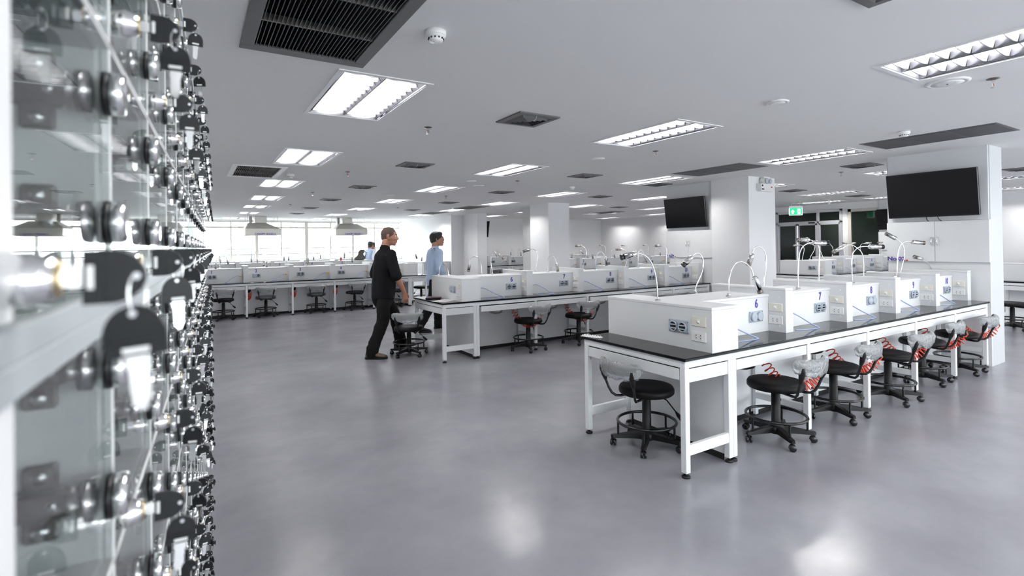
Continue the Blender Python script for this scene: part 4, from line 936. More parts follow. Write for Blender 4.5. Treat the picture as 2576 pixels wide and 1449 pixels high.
('F7',(11.706,11.750),[(.000,.000,1.045),(.007,-.005,1.194),(.044,-.029,1.262),(.081,-.051,1.218),(.091,-.057,1.168),(.106,-.065,1.043)]),
('F8',(12.603,12.000),[(.000,.000,1.045),(.020,-.013,1.271),(.015,-.011,1.362),(-.018,.009,1.395),(-.034,.019,1.396),(-.133,.080,1.397)]),
('F9',(12.637,11.750),[(.000,.000,1.045),(.010,-.007,1.211),(.051,-.033,1.294),(.111,-.070,1.280),(.154,-.096,1.209),(.164,-.102,1.170),(.167,-.103,1.055)]),
('G1',(8.979,15.860),[(.000,.000,1.045),(.004,-.003,1.192),(.043,-.028,1.289),(.102,-.064,1.218),(.113,-.071,1.162),(.118,-.073,1.078)]),
('G2',(9.253,16.100),[(.000,.000,1.045),(.022,-.015,1.244),(.069,-.044,1.265),(.123,-.077,1.200),(.141,-.088,1.157),(.146,-.090,1.057)]),
('G3',(9.843,15.860),[(.000,.000,1.045),(.005,-.004,1.217),(-.031,.017,1.311),(-.064,.039,1.225),(-.068,.041,1.204),(-.069,.043,1.089)]),
('G4',(10.194,16.100),[(.000,.000,1.045),(-.001,-.000,1.221),(.043,-.028,1.308),(.098,-.061,1.227),(.101,-.063,1.190),(.100,-.062,1.058)]),
]
rowname = {'A': 'the near right bench', 'B': 'the middle bench', 'C': 'the left bench', 'D': 'the rear left bench', 'E': 'the dark partition bench', 'F': 'the far bench', 'G': 'the farthest bench'}
look = {'A1': 'nearest the viewer, pointing left', 'A2': 'with dark head tilted down, over the end box', 'A3': 'hanging down right at seat 6', 'A4': 'drooping left against the white column', 'A5': 'level above number 7, lens facing right', 'A6': 'with level head pointing left behind number 7', 'A7': 'pointing right above number 8', 'A8': 'drooping left behind number 8', 'A9': 'pointing right before the white cabinet', 'A10': 'raised up left before the white cabinet', 'A11': 'low short neck at seat 10'}
cnt = {}
q = MB(); q.cbox(-.016, -.016, 0, .016, .016, .012, .003); q.lathe([(.014, .012), (.013, .024), (.007, .028)], 14); LB = q.mesh('base', 'chrome')
for lid, (bx, by), pts in LAMPS:
    row = lid[0]; cnt[row] = cnt.get(row, 0) + 1; k = int(lid[1:])
    lb = look.get(lid) or 'number %s from the left' % ordn(k - 1)
    lb = lb if lid in look else ('%s from the left' % ordn(k - 1))
    zb = pts[0][2]; t = thing('gooseneck_lamp', 'gooseneck lamp %s on %s' % (lb, rowname[row]), 'lamp', (bx, by, zb), 0, 'gooseneck lamps')
    link('base', LB, t)
    P = [Vector((a, b, c - zb)) for a, b, c in pts]; neck = P[:-1]; h0, h1 = P[-2], P[-1]; d = (h1 - h0); L_ = max(.105, min(.145, d.length)); d.normalize()
    sm = []
    for i in range(len(neck) - 1):
        p0, p1, p2, p3 = neck[max(i - 1, 0)], neck[i], neck[i + 1], neck[min(i + 2, len(neck) - 1)]
        for j in range(3):
            u = j / 3; sm.append(.5 * ((2 * p1) + (p2 - p0) * u + (2 * p0 - 5 * p1 + 4 * p2 - p3) * u * u + (3 * p1 - p0 - 3 * p2 + p3) * u ** 3))
    sm.append(neck[-1]); q = MB(); q.tube(sm, .0047, 7); q.build('gooseneck', 'chrome', t)
    mt = Matrix.Translation(h0) @ d.to_track_quat('Z', 'Y').to_matrix().to_4x4()
    q = MB(); q.lathe([(.006, -.006), (.015, .0), (.021, .012), (.0225, .02), (.0225, L_ - .03)], 20, mt); hd = q.build('lamp_head', 'brushed' if row not in 'A' else 'chrome', t)
    q = MB(); q.lathe([(.0225, L_ - .03), (.0205, L_ - .029), (.0205, L_ - .012), (.0225, L_ - .011), (.0225, L_), (.018, L_), (.017, L_ - .008)], 20, mt); q.build('front_ring', 'black_gloss' if lid in ('A1', 'A5', 'A7', 'A2') else 'nickel', hd)
    q = MB(); q.lathe([(.018, L_ - .006), (.009, L_ - .003), (0, L_ - .002)], 16, mt); q.build('lens', 'mirror', hd)
    q = MB(); sd = mt @ Vector((.024, 0, .03)); q.ell(sd, (.004, .004, .004), 8, 6); q.build('switch', 'black_plastic', hd)
# ================================================================ PAPERS AND SMALL THINGS
t = thing('blister_tray', 'white moulded plastic strip tray on the left corner of the near bench', 'tray', (2.618, 3.085, .751), math.radians(-72))
q = MB(); q.cbox(-.085, -.03, 0, .085, .03, .004, .0015); q.build('sheet', 'white_plastic', t)
q = MB(); q.lathe([(.0085, .003), (.007, .011), (.003, .013), (0, .0132)], 12); cup = q.mesh('cup', 'white_plastic')
for k in range(7):
    for j in (-1, 1): link('cup', cup, t, (-.07 + k * .0233, j * .014, 0))
t = thing('paper_sheets', 'white paper sheets lying on the end of the middle bench', 'paper', (2.80, 6.22, .7508), math.radians(28))
q = MB(); q.box(-.15, -.105, 0, .15, .105, .0012); q.build('sheet', 'pink_paper', t)
q = MB(); q.box(-.14, -.10, .0014, .155, .108, .0028); q.build('sheet', 'paper', t).rotation_euler.z = .09
t = thing('folder', 'dark folder lying behind the papers on the middle bench', 'folder', (2.80, 6.60, .7508), math.radians(-30))
q = MB(); q.cbox(-.10, -.07, 0, .10, .07, .014, .003); q.build('cover', 'black_plastic', t); q = MB(); q.box(-.094, -.066, .014, .096, .066, .0155); q.build('slip', 'maroon', t)
t = thing('paper_sheets', 'loose white papers on the left bench end before the bright wall', 'paper', (4.75, 12.75, 1.0458), .2)
q = MB(); q.box(-.12, -.09, 0, .12, .09, .012); q.build('stack', 'paper', t)
t = thing('duffel_bag', 'dark grey slouched bag on the rear bench beside the woman in blue', 'bag', (4.58, 16.72, 1.046))
q = MB(); rings = []
for i in range(9):
    u = i / 8; w = .16 * (1 - .75 * max(0, u - .25)) * (.9 + .2 * math.sin(u * 9)); z = .33 * u
    rings.append([Vector((w * (1 + .12 * math.sin(3 * a + i)) * math.cos(a) - .03 + .10 * u, .12 * (1 - .5 * u) * math.sin(a), z)) for a in [2 * PI * j / 16 for j in range(16)]])
q.loft(rings); q.build('body', 'bag_grey', t)
q = MB(); q.tube([(.10, .0, .30), (.20, .0, .24), (.17, 0, .1)], .012, 6); q.build('strap', 'black_plastic', t)
t = thing('coffee_cup', 'small red cup on the rear bench beside the bag', 'cup', (3.98, 16.72, 1.046))
q = MB(); q.lathe([(.025, 0), (.033, .08), (.031, .08), (.024, .005)], 14); q.build('body', 'red_dot', t); q = MB(); q.lathe([(.034, .08), (.034, .09), (0, .092)], 14); q.build('lid', 'black_plastic', t)
# ================================================================ GLASS KEY LOCKERS
LK_A = .0354
LD = Vector((math.sin(LK_A), math.cos(LK_A), 0)); LN = Vector((math.cos(LK_A), -math.sin(LK_A), 0)); LD0 = .065
org = -LN * LD0
LM = Matrix(((LD.x, LN.x, 0, org.x), (LD.y, LN.y, 0, org.y), (0, 0, 1, 0), (0, 0, 0, 1)))   # local x along the lockers, y out into the room
cc, ss = .8688, .495
T = [(.178 + .215 * i + LD0 * ss) / cc for i in range(14)]
HZ = CAMZ
up_b = [HZ - .036 + .19 * k for k in range(4)]                  # upper block: shelf lines
lo_b = [HZ - .048 - .185 * k for k in range(8)]                 # lower block
def locker_block(name, z0, z1, lines, label):
    t = thing('key_locker', label, 'locker', (0, 0, 0), 0); t.matrix_world = LM
    a, b = -.6, T[-1] + .014
    def P(nm, *bx, mt='locker_frame', ch=.0012, par=t):
        q = MB(); q.cbox(*bx, ch); return q.build(nm, mt, par)
    P('top_board', a, -.28, z1 - .014, b, 0, z1); P('bottom_board', a, -.28, z0, b, 0, z0 + (.014 if z0 > .5 else .06))
    P('back_board', a, -.285, z0, b, -.275, z1, mt='laminate_grey')
    q = MB(); q.cbox(-.006, -.275, z0 + .014, .006, -.0115, z1 - .014, .0012); pm = q.mesh('partition', 'white_enamel')
    for x in [T[0] - .2475 * 2, T[0] - .2475] + T[:-1]: link('partition', pm, t, (x, 0, 0))
    P('stile', a, -.275, z0 + .014, T[0] + .030, -.0042, z1 - .014, mt='white_enamel')
    P('end_panel', T[-1] - .008, -.285, z0, T[-1] + .014, -.004, z1)
    q = MB(); q.cbox(a, -.27, -.006, b - .02, -.0115, .006, .001); sm = q.mesh('shelf', 'locker_frame')
    for z in lines: link('shelf', sm, t, (0, 0, z))
    return t
upb = locker_block('upper', HZ - .042, HZ - .036 + .19 * 3 + .02, up_b[1:3], 'white upper key locker cabinet with glass doors along the left edge')
lob = locker_block('lower', 0, HZ - .042, lo_b[1:], 'white lower key locker cabinet with glass doors along the left edge')
def door_mesh(h): q = MB(); q.box(.0030, -.0090, .0030, .2475 - .0030, -.0050, h - .0030); return q.mesh('door', 'locker_glass')
def edge_mesh(h):   # ground pale edges of the pane
    q = MB(); x0, x1, z0, z1, a, b = .0006, .2469, .0015, h - .0015, -.0094, -.0044
    q.box(x0, a, z0, x0 + .0022, b, z1); q.box(x1 - .0022, a, z0, x1, b, z1); q.box(x0, a, z0, x1, b, z0 + .0015); q.box(x0, a, z1 - .0015, x1, b, z1); return q.mesh('ground_edge', 'white_enamel')
def hinge():
    q = MB(); q.lathe([(.0150, -.0020), (.0150, .0045), (.0140, .0072), (.009, .0082), (0, .0086)], 28, Matrix.Rotation(-PI / 2, 4, 'X')); return q.mesh('hinge_cup', 'chrome')
def gasket():
    q = MB(); q.lathe([(.0156, -.0052), (.0156, -.0016)], 24, Matrix.Rotation(-PI / 2, 4, 'X')); q.lathe([(.0150, -.020), (.0150, -.0135)], 24, Matrix.Rotation(-PI / 2, 4, 'X')); return q.mesh('gasket', 'black_plastic')
def plate():
    # cross plate on the partition with four screws and the arm to the cup
    q = MB(); q.cbox(-.012, -.062, -.011, -.006, -.030, .011, .002); q.cbox(-.0125, -.054, -.027, -.006, -.034, .027, .002)
    q.loft([[Vector((-.019, -.072, -.008)), Vector((-.006, -.072, -.008)), Vector((-.006, -.072, .008)), Vector((-.019, -.072, .008))], [Vector((-.021, -.032, -.0085)), Vector((-.008, -.032, -.0085)), Vector((-.008, -.032, .0085)), Vector((-.021, -.032, .0085))], [Vector((-.024, -.014, -.006)), Vector((-.016, -.014, -.006)), Vector((-.016, -.014, .006)), Vector((-.024, -.014, .006))]], False)
    return q.mesh('hinge_plate', 'nickel')
def pscrew():
    q = MB()
    for y, z in ((-.044, .019), (-.044, -.019)): q.lathe([(.0048, .0), (.004, .002), (0, .0026)], 10, Matrix.Translation((-.0125, y, z)) @ Matrix.Rotation(-PI / 2, 4, 'Y'))
    for y in (-.060, -.036): q.lathe([(.0042, .0), (.0036, .002), (0, .0024)], 10, Matrix.Translation((-.0195, y, 0)) @ Matrix.Rotation(-PI / 2, 4, 'Y'))
    return q.mesh('screws', 'chrome')
def lockm():
    q = MB(); R = Matrix.Rotation(-PI / 2, 4, 'X'); q.lathe([(.0095, -.030), (.0095, -.009), (.0105, -.009), (.0105, .004), (.0088, .008), (.0082, .0115), (0, .0115)], 22, R); return q.mesh('lock', 'chrome')
def lockf():
    q = MB(); R = Matrix.Rotation(-PI / 2, 4, 'X'); q.lathe([(.0078, .0114), (.0074, .0126), (0, .0128)], 18, R); return q.mesh('cylinder', 'brass')
# key shapes in the plane of local y (out) and z; thin along x
def dshape(w, h, n=14):
    # flat edge at 0, round towards +h
    r = w / 2; pts = [(-r, 0), (r, 0), (r, h * .40)]
    for k in range(1, n): a = PI * k / n; pts.append((r * math.cos(a), h * .40 + h * .60 * math.sin(a)))
    pts.append((-r, h * .40)); return pts
def head_mesh():
    q = MB(); q.prism(dshape(.0215, .0205), -.0017, .0017, Matrix(((0, 0, 1, 0), (1, 0, 0, 0), (0, 1, 0, 0), (0, 0, 0, 1))))
    q.box(-.0021, -.0085, .0068, .0021, .0085, .0078); q.box(-.0023, -.0105, 0, .0023, .0105, .0058); return q.mesh('key_head', 'key_plastic')
def inlay(): q = MB(); q.box(-.0026, -.0046, .0014, .0026, .0046, .0036); return q.mesh('inlay', 'white_plastic')
def hole(): q = MB(); q.cyl((-.0023, 0, .0172), (.0023, 0, .0172), .0015, 8); return q.mesh('ring_hole', 'aluminium')
def blade():
    q = MB(); pts = [(-.0038, 0), (.0038, 0), (.0044, -.004), (.0032, -.0055)]
    for k in range(4): z = -.0065 - k * .0034; pts += [(.0037, z), (.0028, z - .0018)]
    pts += [(.0012, -.0225), (-.0012, -.0225), (-.0036, -.0195), (-.0036, -.006), (-.0044, -.004)]
    q.prism(pts[::-1], -.0006, .0006, Matrix(((0, 0, 1, 0), (1, 0, 0, 0), (0, 1, 0, 0), (0, 0, 0, 1)))); return q.mesh('key_blade', 'chrome')
def ringm():
    q = MB(); q.tube([(.001 * math.sin(2 * PI * k / 16), .0035 * math.sin(2 * PI * k / 16), .0085 * math.cos(2 * PI * k / 16) - .0075) for k in range(16)], .0006, 5, closed=True); return q.mesh('key_ring', 'chrome')
HG, GK, PLT, PSC, LKM, LKF = hinge(), gasket(), plate(), pscrew(), lockm(), lockf()
KH, KI, KO, KB, KR = head_mesh(), inlay(), hole(), blade(), ringm()
rnd = random.Random(11)
rowlab = ['topmost locker row', 'second locker row from top', 'third locker row from top', 'row just below the thick rail', 'fifth locker row from top', 'sixth locker row from top', 'seventh locker row from top', 'eighth locker row from top', 'ninth locker row from top', 'lowest locker row']
rows = [(up_b[2], .19, upb), (up_b[1], .19, upb), (up_b[0], .19, upb)] + [(z, .185, lob) for z in lo_b[1:]]
DMu, DMl = door_mesh(.19), door_mesh(.185); EMu, EMl = edge_mesh(.19), edge_mesh(.185)
for ri, (zb, hh, par) in enumerate(rows):
    for ci in range(13):
        x0 = T[ci]
        if not any(in_view(LM @ Vector((x0 + a, .01, zb + b)), 160) for a in (0, .12, .2475) for b in (-.04, .1, hh)): continue
        d = link('door', DMu if hh == .19 else DMl, par, (x0, 0, zb))
        link('ground_edge', EMu if hh == .19 else EMl, d)
        for hz in (.056, hh - .047 - .028):
            hz = hz if hz < .1 else .056 + .093
            h_ = link('hinge', HG, d, (.2475 - .0205, 0, hz)); g_ = link('hinge_gasket', GK, d, (.2475 - .0205, 0, hz))
            link('hinge_plate', PLT, d, (.2475, 0, hz)); link('hinge_screws', PSC, d, (.2475, 0, hz))
        lz = .0255
        link('lock', LKM, d, (.017, 0, lz)); link('lock_cylinder', LKF, d, (.017, 0, lz))
        if ri >= 9 and ci > 10: continue
        k = thing('locker_keys', 'key pair in the %s door from the near end, %s' % (ordn(ci), rowlab[ri]), 'key', (0, 0, 0), 0, 'keys in the locker locks')
        k.matrix_world = LM @ Matrix.Translation((x0 + .017, .0118, zb + lz))
        tw = rnd.choice((0, 0, 0, 0, 0, .1, -.12, .9 if ri > 3 else 0, 1.4 if ri > 3 else 0))
        hd = link('key_head', KH, k, (0, .0075, 0), (-PI / 2, 0, 0)); hd.rotation_euler = (-PI / 2, tw, 0)
        link('inlay', KI, hd); link('ring_hole', KO, hd); bl = link('key_blade', KB, hd)
        oy = .0247
        rg = link('key_ring', KR, k, (0, oy, 0), (0, 0, rnd.uniform(-.5, .5)))
        yw = rnd.gauss(0, .16) + (rnd.choice((0, 0, .8, -.7)) if ri > 3 else 0); til = rnd.gauss(0, .06 if ri < 4 else .14)
        h2 = link('key_head', KH, k, (0, oy, -.0152 - .0172), (0, til, yw)); h2.rotation_euler = (til, 0, yw)
        link('inlay', KI, h2); link('ring_hole', KO, h2); link('key_blade', KB, h2)
# ================================================================ PEOPLE
def remesh(mb, voxel, smooth=6, name='m', mats=('skin',), taper=None):
    me = mb.mesh(name, list(mats)[:1]); o = bpy.data.objects.new('tmp', me); C.objects.link(o)
    r = o.modifiers.new('r', 'REMESH'); r.mode = 'VOXEL'; r.voxel_size = voxel; r.use_smooth_shade = True
    s = o.modifiers.new('s', 'SMOOTH'); s.iterations = smooth; s.factor = .5
    dg = bpy.context.evaluated_depsgraph_get(); out = bpy.data.meshes.new_from_object(o.evaluated_get(dg))
    bpy.data.objects.remove(o); bpy.data.meshes.remove(me); out.name = name
    out.materials.clear()
    for m in mats: out.materials.append(MATS[m])
    return out
def ring_at(p, ax, rx, ry, fwd=Vector((1, 0, 0)), n=18):
    ax = Vector(ax).normalized(); f = (fwd - ax * fwd.dot(ax)); f = f.normalized() if f.length > 1e-4 else ax.orthogonal().normalized(); s = ax.cross(f)
    return [Vector(p) + f * (rx * math.cos(2 * PI * k / n)) + s * (ry * math.sin(2 * PI * k / n)) for k in range(n)]
def limb(mb, pts, rad, n=16):
    # pts joints, rad radius or (fore-aft, sideways) pairs
    pts = [Vector(p) for p in pts]; rs = []
    for i, p in enumerate(pts):
        t = pts[min(i + 1, len(pts) - 1)] - pts[max(i - 1, 0)]; r = rad[i]; r = r if isinstance(r, tuple) else (r, r)
        rs.append(ring_at(p, t, r[0], r[1], n=n))
    mb.loft(rs); mb.ell(pts[0], [min(rad[0]) if isinstance(rad[0], tuple) else rad[0]] * 3, 12, 8); mb.ell(pts[-1], [min(rad[-1]) if isinstance(rad[-1], tuple) else rad[-1]] * 3, 12, 8)
def person(label, loc, az, h, pose, cloth, group=None):
    t = thing('person', label, 'person', (loc[0], loc[1], 0), az); k = h / 1.71
    V = lambda p: Vector(p) * k
    hip, chest, neck, head = [V(p) for p in pose['spine']]
    skin = cloth['skin']
    ha = pose.get('head_az', 0); HMx = Matrix.Translation(head) @ Matrix.Scale(1.10, 4) @ Matrix.Rotation(ha, 4, 'Z') @ Matrix.Rotation(pose.get('head_pitch', 0), 4, 'Y')
    body = MB()
    # head: cranium, jaw, nose, ears, lips; face looks along +x
    def E_(c, r, mb=body): mb.ell(HMx @ (Vector(c) * k), tuple(x * k for x in r), 18, 12, (HMx.to_3x3()))
    E_((-.012, 0, .03), (.097, .076, .088)); E_((.018, 0, -.005), (.072, .066, .095)); E_((.034, 0, -.062), (.050, .052, .045)); E_((.060, 0, -.092), (.024, .028, .018)); E_((-.028, 0, -.045), (.062, .06, .06))
    E_((.084, 0, .028), (.012, .034, .010)); E_((.068, .033, -.022), (.022, .02, .022)); E_((.068, -.033, -.022), (.022, .02, .022))
    HB = lambda pts, rad: limb(body, [HMx @ (Vector(p) * k) for p in pts], [r * k for r in rad], 10)
    HB([(.088, 0, .018), (.104, 0, -.012), (.106, 0, -.022)], [.007, .011, .010]); HB([(.094, -.013, -.024), (.094, .013, -.024)], [.009, .009])
    HB([(.088, -.018, -.053), (.094, 0, -.051), (.088, .018, -.053)], [.006, .008, .006]); HB([(.085, -.015, -.064), (.091, 0, -.065), (.085, .015, -.064)], [.006, .0085, .006])
    for sy in (-1, 1): HB([(-.004, sy * .077, .022), (-.014, sy * .086, .012), (-.010, sy * .083, -.016), (.0, sy * .074, -.034)], [.009, .011, .009, .007])
    limb(body, [head + V((-.045, 0, -.06)), (head + neck) / 2 + V((-.03, 0, -.01)), neck + V((-.01, 0, -.03))], [.060 * k, .058 * k, .066 * k])
    # trunk, arms and legs under the clothes
    limb(body, [hip + V((0, 0, .04)), (hip + chest) / 2, chest, neck - V((.01, 0, .05))], [(.09 * k, .13 * k), (.09 * k, .125 * k), (.10 * k, .14 * k), (.06 * k, .09 * k)])
    arms = {}
    for s in ('r', 'l'):
        sh, el, wr, fi = [V(p) for p in pose[s + 'arm']]; arms[s] = (sh, el, wr, fi)
        limb(body, [sh, sh.lerp(el, .5), el, el.lerp(wr, .3), wr.lerp(el, .12), wr], [.048 * k, .046 * k, .040 * k, .043 * k, .030 * k, .027 * k])
        hd = (fi - wr); L = hd.length; u = hd.normalized(); side = Vector(pose.get(s + 'palm', (1, 0, 0))); side = (side - u * side.dot(u)).normalized()   # across the knuckles
        nrm = u.cross(side)
        rs = [[wr + u * (L * a) + side * (w * k * math.cos(2 * PI * j / 12)) + nrm * (d * k * math.sin(2 * PI * j / 12)) for j in range(12)] for a, w, d in ((0, .026, .02), (.2, .034, .018), (.48, .042, .016), (.58, .040, .013))]
        body.loft(rs)
    legs = {}
    for s in ('r', 'l'):
        hp, kn, an, toe = [V(p) for p in pose[s + 'leg']]; legs[s] = (hp, kn, an, toe)
        limb(body, [hp, hp.lerp(kn, .5), kn, kn.lerp(an, .35), an], [.066 * k, .064 * k, .052 * k, .054 * k, .038 * k])
    me = remesh(body, .0085 * k, 5, 'body', (skin,)); bo = link('body', me, t)
    # fingers and thumb keep their own surfaces, joined to the same figure
    hm = MB()
    for s in ('r', 'l'):
        sh, el, wr, fi = arms[s]; hd = fi - wr; L = hd.length; u = hd.normalized(); side = Vector(pose.get(s + 'palm', (1, 0, 0))); side = (side - u * side.dot(u)).normalized(); nrm = u.cross(side); cu = pose.get(s + 'curl', 1)
        if Vector((0, 1 if s == 'r' else -1, 0)).dot(nrm) < 0: nrm = -nrm       # palm side faces the thigh
        for j, (o_, ln) in enumerate(((.030, .070), (.010, .080), (-.010, .075), (-.029, .058))):
            b = wr + u * (L * .52) + side * (o_ * k); d1 = (u * .93 + nrm * .22 * cu + side * o_ * 2).normalized(); d2 = (u * .75 + nrm * .62 * cu).normalized(); d3 = (u * .45 + nrm * .85 * cu).normalized(); l = ln * k
            hm.tube([b - u * .012, b + d1 * l * .12, b + d1 * l * .45, b + d1 * l * .45 + d2 * l * .32, b + d1 * l * .45 + d2 * l * .32 + d3 * l * .24], [.0095 * k, .0095 * k, .0088 * k, .008 * k, .006 * k], 8)
        b = wr + u * (L * .16) + side * (.026 * k); d1 = (u * .75 + side * .6 + nrm * .25).normalized(); d2 = (u * .95 + side * .15 + nrm * .3).normalized()
        hm.tube([b - d1 * .012, b + d1 * .022 * k, b + d1 * .046 * k, b + d1 * .046 * k + d2 * .03 * k], [.014 * k, .012 * k, .0105 * k, .007 * k], 8)
    hm.build('fingers', skin, bo)
    # eyes, brows, mouth
    em = MB()
    for sy in (-1, 1): em.ell(HMx @ (Vector((.076, sy * .032, .012)) * k), (.012 * k, .014 * k, .010 * k), 12, 8)
    eo = em.build('eyes', 'eye_white', bo); em = MB()
    for sy in (-1, 1): em.ell(HMx @ (Vector((.0855, sy * .033, .012)) * k), (.004 * k, .006 * k, .006 * k), 10, 8)
    em.build('iris', 'hair', bo); em = MB()
    for sy in (-1, 1): em.tube([HMx @ (Vector(p) * k) for p in ((.088, sy * .015, .031), (.088, sy * .032, .036), (.074, sy * .05, .031))], [.003 * k, .0045 * k, .003 * k], 6)
    em.build('eyebrows', 'hair', bo); em = MB()
    em.tube([HMx @ (Vector(p) * k) for p in ((.089, -.021, -.0585), (.098, 0, -.0575), (.089, .021, -.0585))], [.003 * k, .0045 * k, .003 * k], 6); em.build('mouth', 'lip', bo)
    # hair
    hr = MB()
    st = cloth['hair']
    if st == 'crop':
        hr.ell(HMx @ (Vector((-.016, 0, .034)) * k), (.097 * k, .0785 * k, .0875 * k), 24, 16, HMx.to_3x3()); hr.ell(HMx @ (Vector((-.036, 0, -.012)) * k), (.071 * k, .069 * k, .058 * k), 20, 12, HMx.to_3x3())
        ho = link('hair', remesh(hr, .008 * k, 3, 'hair', ('crop_hair',)), t)
    else:
        for c, r in (((-.022, 0, .042), (.106, .087, .092)), ((-.050, 0, .0), (.072, .078, .075)), ((.035, 0, .085), (.055, .068, .042)), ((-.01, .07, .03), (.04, .02, .045)), ((-.01, -.07, .03), (.04, .02, .045))): hr.ell(HMx @ (Vector(c) * k), tuple(x * k for x in r), 20, 12, HMx.to_3x3())
        if st == 'bun': hr.ell(HMx @ (Vector((-.13, 0, .045)) * k), (.045 * k, .045 * k, .045 * k), 14, 10)
        ho = link('hair', remesh(hr, .008 * k, 3, 'hair', ('hair',)), t)
    if cloth.get('glasses'):
        g = MB()
        for sy in (-1, 1):
            g.tube([HMx @ (Vector((.096, sy * .034 + .023 * math.cos(2 * PI * j / 14), .012 + .016 * math.sin(2 * PI * j / 14))) * k) for j in range(14)], .0018 * k, 5, closed=True)
            g.tube([HMx @ (Vector(p) * k) for p in ((.096, sy * .057, .018), (.05, sy * .078, .018), (-.015, sy * .084, .016))], .0018 * k, 5)
        g.tube([HMx @ (Vector(p) * k) for p in ((.098, -.011, .016), (.102, 0, .019), (.098, .011, .016))], .0018 * k, 5); g.build('glasses', 'black_plastic', t)
    # shirt
    sh = MB(); bl = pose.get('belly', 0); hem = hip + V((0, 0, -.02 if cloth.get('tucked') else -.13))
    limb(sh, [hem, hip + V((.01, 0, .06)), hip.lerp(chest, .5) + V((.01 + bl * .4, 0, 0)), chest, chest.lerp(neck, .55) + V((-.012, 0, 0)), neck + V((-.02, 0, -.035)), neck + V((-.012, 0, .02))],
         [(.150 * k, .196 * k), ((.142 + bl * .6) * k, .188 * k), ((.135 + bl) * k, .175 * k), (.132 * k, .188 * k), (.115 * k, .19 * k), (.075 * k, .10 * k), (.066 * k, .070 * k)], 22)
    for s in ('r', 'l'):
        a, el, wr, fi = arms[s]
        if cloth['sleeve'] == 'short': limb(sh, [a + V((0, 0, .005)), a.lerp(el, .4), a.lerp(el, .92), a.lerp(el, 1.0)], [.068 * k, .068 * k, .074 * k, .076 * k])
        else: limb(sh, [a + V((0, 0, .005)), a.lerp(el, .5), el, el.lerp(wr, .4), el.lerp(wr, .9)], [.072 * k, .068 * k, .064 * k, .058 * k, .042 * k])
    rnd = random.Random(int(h * 1000)); sm = remesh(sh, .012 * k, 12, 'shirt', (cloth['shirt'],))
    for v in sm.vertices:
        p = v.co; d = noise.noise(Vector((p.x * 7, p.y * 7, p.z * 4 + p.x * 5))) * .010 + noise.noise(Vector((p.x * 18 + 3, p.y * 18, p.z * 9))) * .005
        v.co = p + v.normal * d
    so = link('shirt', sm, t)
    co = MB(); co.loft([ring_at(neck + V((-.016, 0, -.028)), (.25, 0, 1), .078 * k, .082 * k, n=22), ring_at(neck + V((-.012, 0, .02)), (.25, 0, 1), .067 * k, .07 * k, n=22), ring_at(neck + V((-.010, 0, .024)), (.25, 0, 1), .061 * k, .064 * k, n=22), ring_at(neck + V((-.012, 0, -.02)), (.25, 0, 1), .060 * k, .062 * k, n=22)], True, False)
    co.build('collar', cloth.get('collar', cloth['shirt']), so)
    if cloth.get('lanyard'):
        q = MB(); q.tube([neck + V(p) for p in ((.085, -.02, -.06), (.03, -.088, -.02), (-.05, -.075, .0), (-.092, 0, .003), (-.05, .075, .0), (.03, .088, -.02), (.085, .02, -.06))], .006 * k, 6); q.tube([neck + V((.085, -.02, -.06)), neck + V((.14, 0, -.30)), neck + V((.085, .02, -.06))], .005 * k, 6); q.build('lanyard', 'maroon', so)
    # trousers
    tr = MB(); limb(tr, [hip + V((.0, 0, .06)), hip + V((-.005, 0, -.02)), hip + V((-.01, 0, -.09))], [(.124 * k, .165 * k), (.132 * k, .175 * k), (.115 * k, .15 * k)], 22)
    for s in ('r', 'l'):
        hp, kn, an, toe = legs[s]
        limb(tr, [hp + V((0, hp.y * -.16 / k, .02)), hp.lerp(kn, .5), kn, kn.lerp(an, .5), an + V((0, 0, .03)), an + V((0, 0, -.015))], [(.108 * k, .080 * k), .094 * k, .082 * k, .078 * k, .080 * k, .082 * k])
    tm = remesh(tr, .012 * k, 14, 'trousers', (cloth['trousers'],))
    for v in tm.vertices:
        p = v.co; v.co = p + v.normal * (noise.noise(Vector((p.x * 9, p.y * 9, p.z * 6))) * .009 + (noise.noise(Vector((p.x * 14, p.y * 14, p.z * 26))) * .007 if p.z < .6 else 0))
    to = link('trousers', tm, t)
    if cloth.get('belt'):
        q = MB(); q.loft([ring_at(hip + V((0, 0, .058)), (0, 0, 1), .128 * k, .169 * k, n=22), ring_at(hip + V((0, 0, .09)), (0, 0, 1), .128 * k, .169 * k, n=22)]); q.build('belt', 'black_gloss', to)
    # shoes
    for s in ('r', 'l'):
        hp, kn, an, toe = legs[s]; d = Vector((toe.x - an.x, toe.y - an.y, toe.z - an.z)); d.z = min(d.z, 0) + 0; fl = Vector((toe.x - an.x, toe.y - an.y, 0)).normalized(); sd = Vector((-fl.y, fl.x, 0)); q = MB()
        lift = an.z - .085 * k; g0 = lift
        base = Vector((an.x, an.y, g0)); tz = toe.z
        P = lambda a, w, z: base + fl * (a * k) + sd * (w * k) + Vector((0, 0, z * k + (tz - .03 * k - g0) * max(0, min(1, (a + .07) / .26))))
        def sec(a, w, z0, z1): return [P(a, w * math.cos(2 * PI * j / 14), z0 + (z1 - z0) * (.5 + .5 * math.sin(2 * PI * j / 14))) for j in range(14)]
        rings = [sec(-.082, .018, .025, .075), sec(-.07, .035, .022, .10), sec(-.02, .038, .022, .105), sec(.04, .042, .022, .09), (sec(.11, .048, .022, .068)), sec(.16, .045, .022, .055), sec(.195, .022, .024, .042)]
        q.loft(rings); so_ = q.build('shoe', cloth['shoe'], t)
        q = MB(); rings = []
        for a, w in ((-.088, .022), (-.07, .040), (.0, .042), (.10, .051), (.17, .046), (.203, .022)): rings.append([P(a, -w, 0), P(a, w, 0), P(a, w, .026), P(a, -w, .026)])
        q.loft(rings, False); q.build('sole', 'black_plastic', so_)
